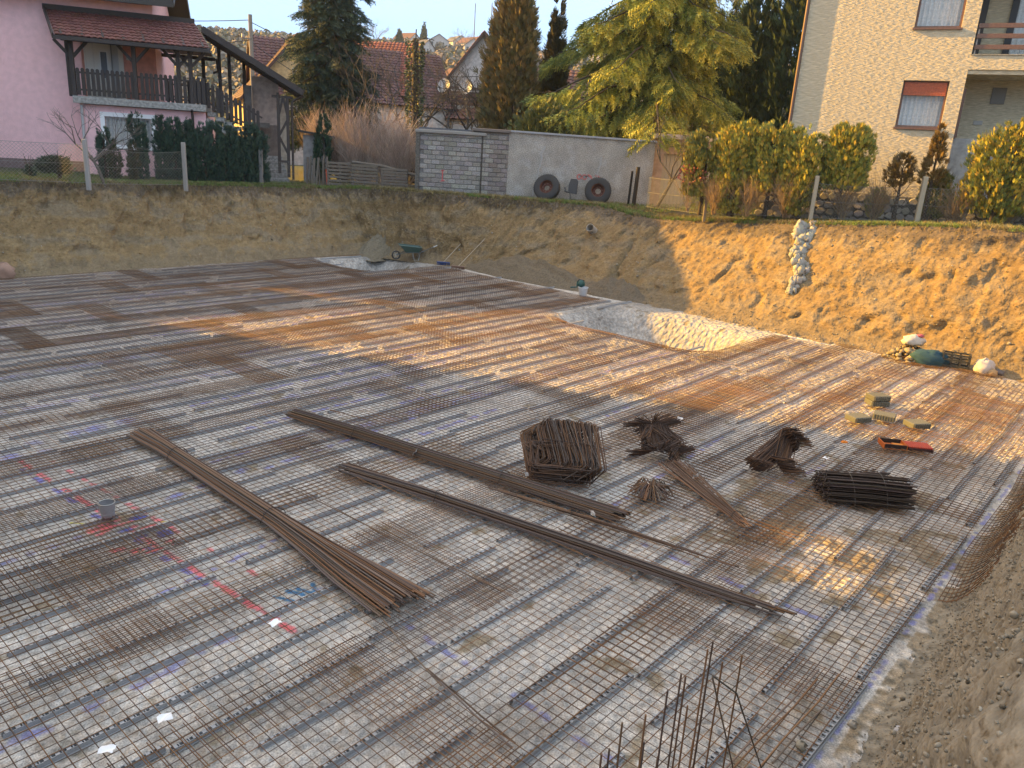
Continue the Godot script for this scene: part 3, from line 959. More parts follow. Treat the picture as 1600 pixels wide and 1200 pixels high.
	for i in 120:
		var f := i / 119.0
		var lift: float = 0.10 + 0.55 * f
		var b := axes(Vector3(-0.62 + 0.12 * rf(-1, 1), -lift * 0.75, 0.52 + rf(-0.12, 0.12) - 0.2 * f), Vector3(0.6, 0.7, 0.35))
		put_link(o3, tall, Transform3D(b, Vector3(0.36 - 0.10 * f + rf(-0.05, 0.05), 0.10 + 0.46 * f + rf(-0.02, 0.02), -0.20 + rf(-0.06, 0.06))), i % 2)
	for i in 56:
		var f := i / 55.0
		var b := axes(Vector3(0.10 + rf(-0.15, 0.15), -0.5 + rf(-0.1, 0.1), 0.75), Vector3(0.9, 0.4, 0.0))
		put_link(o3, mid, Transform3D(axes(Vector3(-0.35 + rf(-0.15, 0.15), -0.75, 0.55), Vector3(0.5, 0.3, 0.3 + rf(-0.1, 0.1))), Vector3(0.20 + 0.22 * f + rf(-0.02, 0.02), 0.58 - 0.22 * f + rf(-0.03, 0.03), -0.22 + 0.12 * f + rf(-0.04, 0.04))), i % 3)
	# thick tied bundle of short cut bars
	var o4 := thing("short_bar_stack", Vector3(5.2, 0.085, -10.55), deg_to_rad(-3))
	tag(o4, "thick nearly black stack of short cut bars bound with two wires", "bar stack")
	for i in 230:
		var grp := i % 3
		var cx := rf(-1, 1)
		var cy := rf(0, 1) * sqrt(max(0.0, 1.0 - cx * cx * 0.8))
		var mb := Mb.new()
		var z: float; var y: float; var x1: float; var dz: float
		if grp < 2:
			z = 0.10 + cx * 0.24; y = 0.01 + cy * 0.38; x1 = 0.70 + rf(-0.03, 0.05); dz = 0.02
		else:
			z = -0.16 + cx * 0.12; y = 0.02 + cy * 0.28; x1 = 0.44 + rf(-0.03, 0.03) + (0.14 if cx > 0 else 0.0); dz = -0.22
		var x0 := -0.52 + rf(-0.05, 0.05)
		var cc := vary(lin(0.075, 0.052, 0.042), 0.4)
		mb.tube([Vector3(x0 - 0.02, y + 0.05 * rf(-1, 1), z + rf(-0.05, 0.05)), Vector3(x0, y, z), Vector3(0.1, y + 0.01, z + dz * 0.4), Vector3(x1, y, z + dz + (z - 0.1) * 0.12)], 0.0085, 5, cc)
		obj("bar", mb, M.rust, o4)
	for e in [-0.12, 0.34]:
		var pts := []
		for k in 15:
			var an := PI * k / 14.0
			pts.append(Vector3(e - 0.10 * sin(an * 0.5), 0.0 + sin(an) * 0.41, 0.02 + cos(an) * (0.33 if an < 1.5 else 0.38)))
		var mb := Mb.new()
		mb.tube(pts, 0.0035, 5, lin(0.22, 0.20, 0.18))
		obj("tie_wire", mb, M.rust, o4)
	# curled bunch of hooks
	var o5 := thing("hook_bunch", Vector3(2.08, 0.085, -10.15), 0.0)
	tag(o5, "small round bunch of short bent hooks splayed out like a flower", "hook bunch")
	for i in 70:
		var an := TAU * i / 70.0 + rf(-0.08, 0.08)
		var d := Vector3(cos(an), 0, sin(an))
		var R := rf(0.2, 0.31)
		var mb := Mb.new()
		mb.tube([Vector3(0, rf(0.02, 0.08), 0) + d * 0.03, d * R * 0.35 + Vector3(0, 0.14 + rf(-0.05, 0.08), 0), d * R * 0.8 + Vector3(0, 0.13 + rf(-0.08, 0.06), 0), d * R * 1.1 + Vector3(0, 0.02 + rf(0, 0.05), 0)], 0.0095, 5, steel_col(1.2))
		obj("hook", mb, M.rust, o5)
	# starter bars
	var o6 := thing("starter_bars", uv(3.2, -1.45, 0.0), deg_to_rad(SLAB))
	tag(o6, "upright thin starter bars with a slanting pair, at the bottom edge of the picture", "starter bars")
	for e in [[3.5, 2.22], [3.43, 2.21], [3.66, 2.01], [3.91, 1.93], [3.14, 2.21], [3.23, 2.14], [3.04, 2.16], [2.82, 2.15], [2.64, 2.2], [2.54, 2.12], [2.47, 2.14], [2.88, 1.94], [3.53, 1.9], [3.31, 1.91], [3.06, 1.73], [3.45, 1.6], [3.18, 1.5]]:
		var mb := Mb.new()
		var x: float = e[0] - 3.2
		var zz := rf(-0.02, 0.02)
		mb.tube([Vector3(x + rf(-0.03, 0.03), 0.01, zz + rf(-0.02, 0.02)), Vector3(x + 0.008, e[1] * 0.5, zz), Vector3(x, e[1], zz)], 0.0055, 6, steel_col(1.1))
		obj("bar", mb, M.rust, o6)
	for e in [[[3.52, 2.0], [3.92, 1.66], [4.63, 0.64], [5.0, 0.05]], [[3.52, 1.99], [4.06, 1.04], [4.5, 0.1]]]:
		var mb := Mb.new()
		var pts := []
		for q in e: pts.append(Vector3(q[0] - 3.2, q[1], 0.02))
		mb.tube(pts, 0.0055, 6, steel_col(1.1))
		obj("slanting_bar", mb, M.rust, o6)
	# paper tags and scraps
	for e in [[-2.19, -6.53, "white torn scrap on the mats right of the red marks' end"], [-2.66, -5.16, "white scrap in the near left foreground over a spacer line"], [-2.94, -4.79, "lowest white scrap at the bottom left"], [5.32, -12.02, "white scrap between the peaked stirrup pile and the orange case"], [5.88, -8.02, "small pale scrap at the foot of the near bank"]]:
		paper(Vector3(e[0], 0.10, e[1]), "paper_scrap", e[2], 0.085)
	for e in [[-1.42, 0.17, -10.98, "white tag hanging on the rearmost long bundle"], [0.3, 0.16, -10.42, "white tag at the foot of the large stirrup pile"], [0.77, 0.13, -9.12, "left one of two white tags beside the short thin bundle"], [1.17, 0.17, -9.25, "right one of two white tags standing on the short thin bundle"], [3.08, 0.22, -13.2, "white tag on a wire behind the small dark stirrup pile"], [2.83, 0.22, -10.62, "white tag on the short brown bundle spread wide"], [2.02, 0.22, -10.2, "small white tag in the bunch of hooks"]]:
		paper(Vector3(e[0], e[1], e[2]), "paper_tag", e[3], 0.085, true)
	# dented paint bucket on the red marks
	var can := thing("dented_can", Vector3(-4.87, 0.075, -8.5), 0.3)
	tag(can, "dented silvery metal can standing on the red spray marks", "can")
	var cb := Mb.new()
	var g := []
	for i in 8:
		var row := []
		for j in 21:
			var an := TAU * j / 20.0
			var r: float = [0.0, 0.072, 0.078, 0.082, 0.086, 0.09, 0.093, 0.093][i] * (1.0 + (0.14 * n1.get_noise_2d(cos(an) * 1.7, i * 0.4) if i > 0 and i < 7 else 0.0))
			row.append(Vector3(cos(an) * r, [0.004, 0.0, 0.03, 0.07, 0.11, 0.15, 0.19, 0.20][i], sin(an) * r))
		g.append(row)
	cb.grid(g, lin(0.75, 0.75, 0.78))
	obj("can_body", cb, M.tin, can)
	var rimb := Mb.new()
	var rp := []
	for j in 21: rp.append(Vector3(cos(TAU * j / 20.0) * 0.092, 0.20, sin(TAU * j / 20.0) * 0.092))
	rimb.tube(rp, 0.006, 6, Color.WHITE, -1, false)
	obj("rim", rimb, M.metal, can)
	var hd := Mb.new()
	var hp := []
	for j in 9: hp.append(Vector3(cos(PI * j / 8.0) * 0.095, 0.17 - sin(PI * j / 8.0) * 0.10, 0.05 + 0.05 * sin(PI * j / 8.0)))
	hd.tube(hp, 0.003, 5)
	obj("handle", hd, M.metal, can)
	# ribbed concrete blocks
	for e in [[7.62, -15.35, 0.15, 0.1, "grey ribbed concrete block farthest back of the four"], [6.75, -14.2, 0.0, 0.35, "left grey ribbed concrete block of the four, lying flat"], [7.36, -14.42, 0.0, -0.5, "middle grey ribbed concrete block leaning against its left neighbour"], [7.82, -14.05, 0.0, 0.25, "right grey ribbed concrete block with a pale top, nearest the orange case"]]:
		var bo := thing("concrete_block", Vector3(e[0], 0.085, e[1]), e[3])
		tag(bo, e[4], "concrete block", "ribbed concrete blocks on the mats")
		var nb: int = 2 if e[2] > 0.1 else 1
		for q in nb:
			var bb := Mb.new()
			bb.cbox(Transform3D(Basis(Vector3.UP, 0.12 * q), Vector3(0, 0.055 + q * 0.115, 0)), Vector3(0.40, 0.11, 0.30), 0.012, lin(0.15, 0.155, 0.13) if q == 0 else lin(0.13, 0.135, 0.115))
			obj("block", bb, M.stone, bo)
			var rb := Mb.new()
			for k in 8: rb.cbox(Transform3D(Basis(Vector3.UP, 0.12 * q), Basis(Vector3.UP, 0.12 * q) * Vector3(-0.17 + k * 0.048, 0, 0.153) + Vector3(0, 0.055 + q * 0.115, 0)), Vector3(0.026, 0.09, 0.014), 0.004, lin(0.17, 0.17, 0.14))
			obj("rib", rb, M.stone, bo)
	# open orange tool case
	var tc := thing("tool_case", Vector3(7.02, 0.085, -12.82), -0.10)
	tag(tc, "open orange and red tool case with its lid folded back to the right", "tool case")
	var tb := Mb.new()
	var oc := lin(0.62, 0.16, 0.03)
	tb.bx(-0.42, -0.02, 0.0, 0.015, -0.16, 0.16, oc)
	tb.bx(-0.42, -0.405, 0.015, 0.09, -0.16, 0.16, oc); tb.bx(-0.035, -0.02, 0.015, 0.09, -0.16, 0.16, oc)
	tb.bx(-0.405, -0.035, 0.015, 0.09, -0.16, -0.145, lin(0.03, 0.03, 0.03)); tb.bx(-0.405, -0.035, 0.015, 0.09, 0.145, 0.16, lin(0.05, 0.03, 0.03))
	tb.bx(-0.22, -0.04, 0.016, 0.05, -0.06, 0.14, lin(0.70, 0.24, 0.02))
	obj("tray", tb, M.painted, tc)
	var tl := Mb.new()
	tl.bx(0.0, 0.42, 0.0, 0.05, -0.16, 0.16, lin(0.06, 0.03, 0.03))
	for k in 12: tl.cbox(Transform3D(Basis.IDENTITY, Vector3(0.02 + k * 0.0345, 0.068, 0)), Vector3(0.020, 0.034, 0.30), 0.006, lin(0.60, 0.10, 0.06))
	obj("lid", tl, M.painted, tc)
	var orange := Mb.new()
	orange.lump(Vector3.ZERO, Vector3(0.06, 0.02, 0.05), n1, 0.6, lin(0.8, 0.25, 0.03))
	var orr := obj("orange_glove", orange, M.cloth)
	orr.position = Vector3(5.98, 0.09, -12.9)
	tag(orr, "small crumpled orange glove left of the orange tool case", "glove")
	build_toe_things()

func sack(at: Vector3, r: Vector3, col: Color, called: String, label: String, cat: String, turn := 0.0) -> Node3D:
	var mb := Mb.new()
	var g := []
	for i in 13:
		var row := []
		for j in 19:
			var th := PI * i / 12.0; var ph := TAU * j / 18.0
			var d := Vector3(sin(th) * cos(ph), cos(th), sin(th) * sin(ph))
			var k := 1.0 + 0.30 * n1.get_noise_3dv(d * 1.4 + at) + 0.10 * n3.get_noise_3dv(d * 2.6 + at)
			var p := d * r * k
			if p.y < -r.y * 0.5: p.y = -r.y * 0.5
			row.append(p + Vector3(0, r.y * 0.5, 0))
		g.append(row)
	mb.grid(g, col, true)
	var o := obj(called, mb, M.cloth)
	o.transform = Transform3D(Basis(Vector3.UP, turn), at)
	tag(o, label, cat)
	return o

func build_toe_things() -> void:
	# rubble heap with sacks at the foot of the ochre wall
	var hb := Mb.new()
	for i in 90:
		var a := rf(0, TAU); var q := sqrt(rng.randf())
		var s := rf(0.03, 0.10)
		hb.lump(Vector3(cos(a) * q * 0.62, 0.46 * (1 - q) + 0.03, sin(a) * q * 0.45), Vector3(s, s * 0.7, s), n1, 0.6, vary(lin(0.33, 0.27, 0.17), 0.25), 4, 6)
	var heap := obj("rubble_heap", hb, M.stone)
	heap.position = Vector3(10.45, 0.02, -19.85)
	tag(heap, "heap of pale rubble under a white sack at the foot of the ochre earth face", "rubble heap")
	sack(Vector3(10.5, 0.44, -19.9), Vector3(0.30, 0.17, 0.20), lin(0.62, 0.58, 0.52), "white_sack", "white sack with a pink corner lying on top of the rubble heap", "sack", 0.2)
	var pk := sack(Vector3(10.62, 0.66, -19.85), Vector3(0.09, 0.05, 0.07), lin(0.55, 0.12, 0.16), "red_rag", "small red rag on top of the white sack", "rag")
	sack(Vector3(10.75, 0.04, -19.4), Vector3(0.42, 0.26, 0.24), lin(0.022, 0.075, 0.11), "blue_bag", "dark blue tarpaulin bag lying in front of the rubble heap", "bag", -0.2)
	sack(Vector3(11.85, 0.04, -18.85), Vector3(0.26, 0.24, 0.20), lin(0.58, 0.53, 0.52), "white_bag", "white plastic bag at the right beyond the black crate", "bag", 0.4)
	sack(Vector3(11.95, 0.04, -18.65), Vector3(0.13, 0.11, 0.09), lin(0.50, 0.33, 0.17), "paper_bag", "small brown paper bag in front of the white plastic bag", "bag")
	sack(Vector3(12.2, 0.04, -18.8), Vector3(0.16, 0.08, 0.12), lin(0.15, 0.13, 0.13), "dark_bag", "small dark bag in the shadow right of the white plastic bag", "bag")
	var cr := thing("black_crate", Vector3(11.3, 0.03, -19.2), -0.45)
	tag(cr, "open black plastic crate frame standing between the blue bag and the white bag", "crate")
	for e in [[-0.30, "side"], [0.30, "side"]]:
		var cb := Mb.new()
		for y in [0.03, 0.2, 0.36]: cb.bx(e[0] - 0.02, e[0] + 0.02, y, y + 0.05, -0.16, 0.16, lin(0.045, 0.045, 0.045))
		for z in [-0.16, 0.16]: cb.bx(e[0] - 0.018, e[0] + 0.018, 0.0, 0.41, z - 0.02, z + 0.02, lin(0.05, 0.05, 0.05))
		obj("side_frame", cb, M.painted, cr)
	for z in [-0.16, 0.16]:
		var cb := Mb.new()
		for y in [0.06, 0.22, 0.36]: cb.bx(-0.28, 0.28, y, y + 0.04, z - 0.012, z + 0.012, lin(0.055, 0.055, 0.05))
		for x in [-0.1, 0.1]: cb.bx(x - 0.02, x + 0.02, 0.02, 0.36, z - 0.010, z + 0.010, lin(0.05, 0.05, 0.05))
		obj("rail", cb, M.painted, cr)
	# white bucket with a green tool
	var bu := thing("white_bucket", Vector3(2.25, 0.02, -26.4))
	tag(bu, "white plastic bucket on the concrete strip by the sump", "bucket")
	var bb := Mb.new()
	bb.lathe(Transform3D.IDENTITY, [Vector2(0.0, 0.0), Vector2(0.13, 0.0), Vector2(0.165, 0.30), Vector2(0.175, 0.30), Vector2(0.175, 0.28), Vector2(0.178, 0.315), Vector2(0.15, 0.315), Vector2(0.12, 0.02), Vector2(0.0, 0.02)], 20, lin(0.62, 0.64, 0.68))
	obj("bucket_body", bb, M.painted, bu)
	var gt := Mb.new()
	gt.lump(Vector3(0.02, 0.42, 0), Vector3(0.14, 0.14, 0.12), n1, 0.3, lin(0.02, 0.10, 0.085))
	gt.tube([Vector3(-0.10, 0.5, 0), Vector3(-0.12, 0.30, 0.02), Vector3(-0.34, 0.28, 0.05)], 0.03, 7, lin(0.02, 0.09, 0.08))
	gt.tube([Vector3(0.1, 0.46, 0), Vector3(0.12, 0.54, 0), Vector3(-0.06, 0.56, 0.0), Vector3(-0.1, 0.48, 0)], 0.018, 6, lin(0.03, 0.03, 0.03))
	var gto := obj("mixer_drill", gt, M.painted)
	gto.position = Vector3(2.15, 0.0, -26.55)
	tag(gto, "dark green hand mixer resting on the white bucket", "mixer")
	# wheelbarrow
	var wb := thing("wheelbarrow", Vector3(-4.55, 0.06, -32.2), 0.25)
	tag(wb, "green wheelbarrow standing before the earth bank in the far corner", "wheelbarrow")
	var tray := Mb.new()
	var top := [Vector3(-0.50, 0.62, -0.33), Vector3(0.42, 0.55, -0.33), Vector3(0.42, 0.55, 0.33), Vector3(-0.50, 0.62, 0.33)]
	var bot := [Vector3(-0.24, 0.34, -0.2), Vector3(0.30, 0.34, -0.2), Vector3(0.30, 0.34, 0.2), Vector3(-0.24, 0.34, 0.2)]
	for k in 4:
		tray.quad(top[k], bot[k], bot[(k + 1) % 4], top[(k + 1) % 4], lin(0.06, 0.12, 0.10))
		tray.quad(top[(k + 1) % 4] * 0.985, bot[(k + 1) % 4] * 0.97, bot[k] * 0.97, top[k] * 0.985, lin(0.25, 0.26, 0.24))
	tray.quad(bot[3], bot[2], bot[1], bot[0], lin(0.2, 0.21, 0.2))
	for k in 4: tray.tube([top[k], top[(k + 1) % 4]], 0.014, 6, lin(0.08, 0.14, 0.12))
	obj("tray", tray, M.painted, wb)
	var fr := Mb.new()
	for s in [-1.0, 1.0]:
		fr.tube([Vector3(-0.62, 0.20, s * 0.05), Vector3(-0.25, 0.32, s * 0.2), Vector3(0.35, 0.34, s * 0.24), Vector3(0.95, 0.62, s * 0.28)], 0.017, 6, lin(0.10, 0.12, 0.12))
		fr.tube([Vector3(0.05, 0.33, s * 0.2), Vector3(0.12, 0.0, s * 0.24), Vector3(0.28, 0.0, s * 0.24), Vector3(0.35, 0.33, s * 0.22)], 0.015, 6, lin(0.3, 0.31, 0.3))
	obj("frame", fr, M.painted, wb)
	var wh := Mb.new()
	wh.lathe(Transform3D(Basis(Vector3.RIGHT, PI / 2), Vector3(-0.62, 0.19, 0)), [Vector2(0.13, -0.035), Vector2(0.18, -0.03), Vector2(0.19, 0.0), Vector2(0.18, 0.03), Vector2(0.13, 0.035), Vector2(0.13, -0.035)], 20, lin(0.04, 0.04, 0.04))
	for k in 6: wh.bar(Vector3(-0.62, 0.19, 0), Vector3(-0.62 + 0.13 * cos(k * PI / 3), 0.19 + 0.13 * sin(k * PI / 3), 0), 0.02, 0.02, lin(0.45, 0.45, 0.42), Vector3.BACK)
	obj("wheel", wh, M.painted, wb)
	for s in [-1.0, 1.0]:
		var gp := Mb.new()
		gp.tube([Vector3(0.90, 0.597, s * 0.278), Vector3(1.05, 0.667, s * 0.29)], 0.024, 7, lin(0.6, 0.6, 0.58))
		obj("grip", gp, M.painted, wb)
	# brooms leaning on the bank
	for e in [[-3.1, -31.3, 1.05, -1.5, lin(0.025, 0.06, 0.20), "broom with a blue head leaning on the bank, the left one"], [-2.42, -30.4, 1.10, -1.55, lin(0.20, 0.11, 0.08), "broom with a brown head leaning on the bank, the right one"]]:
		var br := thing("broom", Vector3(e[0], 0.08, e[1]))
		tag(br, e[5], "broom")
		var hd := Mb.new()
		hd.cbox(Transform3D(Basis(Vector3.UP, -0.15), Vector3(0, 0.09, 0)), Vector3(0.55, 0.05, 0.09), 0.01, e[4])
		obj("head", hd, M.painted, br)
		var bs := Mb.new()
		for k in 60:
			var x := rf(-0.26, 0.26); var z := rf(-0.035, 0.035)
			bs.tube([Vector3(x, 0.07, z), Vector3(x * 1.03, -0.02, z * 1.6)], 0.006, 4, e[4])
		obj("bristles", bs, M.cloth, br)
		var st := Mb.new()
		st.tube([Vector3(0, 0.10, 0), Vector3(e[2], 1.28, e[3] + 0.2)], 0.016, 7, lin(0.42, 0.36, 0.27))
		obj("stick", st, M.painted, br)
	var stake := Mb.new()
	stake.lathe(Transform3D.IDENTITY, [Vector2(0.0, 0.36), Vector2(0.05, 0.34), Vector2(0.055, 0.05), Vector2(0.03, -0.1)], 8, lin(0.65, 0.10, 0.06))
	var so := obj("red_marker", stake, M.painted)
	so.position = Vector3(-6.15, 0.95, -33.7)
	tag(so, "small red marker stake stuck in the soil heap left of the wheelbarrow", "marker")
	# soil heap behind the wheelbarrow and along the far wall
	for e in [[21.9, -26.6, 1.5, 1.0, 1.25, "brown soil heap in the far corner behind the wheelbarrow", lin(0.24, 0.20, 0.14)], [22.75, -19.0, 1.0, 4.2, 0.95, "dark heap of loose soil along the foot of the far wall behind the brooms", lin(0.185, 0.15, 0.105)], [22.8, -15.0, 0.9, 1.9, 0.75, "dark heap of loose soil behind the white bucket", lin(0.18, 0.145, 0.10)]]:
		var mb := Mb.new()
		var g := []
		for i in 33:
			var row := []
			for j in 33:
				var a := (i / 16.0 - 1.0); var b := (j / 16.0 - 1.0)
				var d := Vector2(a, b).length()
				var h: float = e[4] * pow(max(0.0, 1.0 - d), 0.8) * (1.0 + 0.3 * n1.get_noise_2d(a * 2 + e[0], b * 4)) - 0.12
				row.append(Vector3(a * e[2], h + 0.12 * n2.get_noise_2d(a * 5, b * e[3] * 4 + e[1]) * clamp(1.3 - d, 0.0, 1.0), b * e[3]))
			g.append(row)
		mb.grid(g, e[6], false)
		var o := obj("soil_heap", mb, M.earth)
		o.transform = Transform3D(Basis(Vector3.UP, deg_to_rad(SLAB)), uv(e[0], e[1], 0.0))
		tag(o, e[5], "soil heap")
	# concrete lump spill on the ochre wall
	var cs := Mb.new()
	var sp := [Vector3(9.0, 3.0, -24.9), Vector3(8.86, 2.56, -24.54), Vector3(8.69, 2.09, -24.18), Vector3(8.72, 1.67, -23.75), Vector3(8.52, 1.38, -23.56), Vector3(8.30, 1.05, -23.4)]
	for i in 260:
		var f := i / 259.0 * 4.99
		var q: Vector3 = sp[int(f)].lerp(sp[int(f) + 1], f - int(f))
		var s: float = rf(0.03, 0.10) * (1.2 - 0.12 * f)
		cs.lump(q + Vector3(rf(-0.26, 0.26) * (1.1 - 0.12 * f), rf(-0.1, 0.08), rf(-0.16, 0.10)), Vector3(s, s * rf(0.8, 1.5), s * 0.7), n3, 1.3, vary(lin(0.40, 0.39, 0.35), 0.2), 5, 8)
	tag(obj("concrete_spill", cs, M.stone), "pale lumpy concrete spilled down the ochre earth face below the fence", "concrete spill")
	var pk2 := Mb.new()
	pk2.lump(Vector3.ZERO, Vector3(0.28, 0.26, 0.22), n3, 0.5, lin(0.42, 0.27, 0.20), 8, 12)
	var pko := obj("pink_rock", pk2, M.stone)
	pko.position = Vector3(-15.75, 0.18, -23.2)
	tag(pko, "pinkish broken rock at the left edge of the slab", "rock")
	var pip := Mb.new()
	pip.lathe(Transform3D(axes(Vector3(0.9, 0, 0.5), Vector3(0.1, 0.3, 0.9)), Vector3.ZERO), [Vector2(0.16, -0.3), Vector2(0.16, 0.3), Vector2(0.12, 0.3), Vector2(0.12, -0.3)], 16, lin(0.45, 0.43, 0.39))
	var pipo := obj("concrete_pipe_end", pip, M.stone)
	pipo.position = Vector3(2.72, 1.95, -30.0)
	tag(pipo, "broken concrete pipe end sticking out of the far earth face below the tyres", "pipe")
	for e in [[3.52, 0.12, -5.5, 0.055, lin(0.55, 0.56, 0.6), "pale blue grey stone at the foot of the near bank"], [3.15, 0.1, -5.6, 0.035, lin(0.4, 0.38, 0.33), "small grey stone left of the pale one by the near bank"], [2.62, 0.06, -5.35, 0.04, lin(0.36, 0.33, 0.27), "small brown stone on the concrete strip in the foreground"]]:
		var sm := Mb.new()
		sm.lump(Vector3.ZERO, Vector3(e[3], e[3] * 0.8, e[3]), n3, 0.7, e[4], 6, 9)
		var so2 := obj("stone", sm, M.stone)
		so2.position = Vector3(e[0], e[1], e[2])
		tag(so2, e[5], "stone")
# interlocking roof tiles as small curved shells: o corner at the eave, x along the eave, s up the slope
func tiles(mb: Mb, o: Vector3, x: Vector3, s: Vector3, rows: int, cols: int, c: Color, shear := Vector3.ZERO) -> void:
	var nn := x.cross(s).normalized()
	if nn.y < 0: nn = -nn
	var dx := x / cols; var ds := s / rows
	for r in rows:
		for k in cols:
			var b := o + shear * (float(r) / rows) + dx * k + ds * r
			var col := vary(c, 0.22)
			var t := ds.length() * 0.10
			var lift := nn * t
			var p := []; var q := []
			for i in 4:
				var f := i / 3.0
				var hump: Vector3 = nn * (0.32 * dx.length() * pow(sin(f * PI), 1.5)) * 0.55
				p.append(b + dx * f + lift * 1.6 + hump)
				q.append(b + dx * f + ds * 1.12 + lift * 0.2 + hump)
			for i in 3:
				mb.fq(p[i], p[i + 1], q[i + 1], q[i], b - nn * 5.0, col)
				mb.fq(p[i] - lift * 1.3, p[i + 1] - lift * 1.3, p[i + 1], p[i], b + s * 5.0, col)

func window_unit(o: Node3D, x0: float, x1: float, y0: float, y1: float, z: float, fcol: Material, shutter: float, curtain: bool) -> void:
	var fr := Mb.new()
	var w := 0.07
	fr.bx(x0, x1, y0, y0 + w, z - 0.06, z); fr.bx(x0, x1, y1 - w, y1, z - 0.06, z)
	fr.bx(x0, x0 + w, y0 + w, y1 - w, z - 0.06, z); fr.bx(x1 - w, x1, y0 + w, y1 - w, z - 0.06, z)
	var f := obj("window", fr, fcol, o)
	var pn := Mb.new()
	pn.quad(Vector3(x0 + w, y0 + w, z - 0.03), Vector3(x1 - w, y0 + w, z - 0.03), Vector3(x1 - w, y1 - w, z - 0.03), Vector3(x0 + w, y1 - w, z - 0.03))
	obj("pane", pn, M.pane, f)
	var bk := Mb.new()
	bk.bx(x0, x1, y0, y1, z - 0.62, z - 0.60)
	bk.bx(x0 - 0.02, x0, y0, y1, z - 0.60, z - 0.07); bk.bx(x1, x1 + 0.02, y0, y1, z - 0.60, z - 0.07)
	obj("room_behind", bk, M.room, f)
	if curtain:
		var cu := Mb.new()
		var g := []
		for i in 2:
			var row := []
			for j in 61:
				var fx := j / 60.0
				row.append(Vector3(lerp(x0 + 0.03, x1 - 0.03, fx), y0 + 0.02 if i == 0 else y1 - 0.02, z - 0.22 + 0.035 * sin(fx * 58.0) + 0.02 * sin(fx * 23.0)))
			g.append(row)
		cu.grid(g, null, true)
		obj("curtain", cu, M.curtain, f)
	if shutter > 0:
		var n := int(shutter / 0.045)
		for k in n:
			var sh := Mb.new()
			sh.cbox(Transform3D(Basis.IDENTITY, Vector3((x0 + x1) / 2, y1 - 0.05 - 0.022 - k * 0.045, z + 0.035)), Vector3(x1 - x0 - 0.10, 0.043, 0.022), 0.008)
			obj("shutter_slat", sh, M.orange_shutter, f)

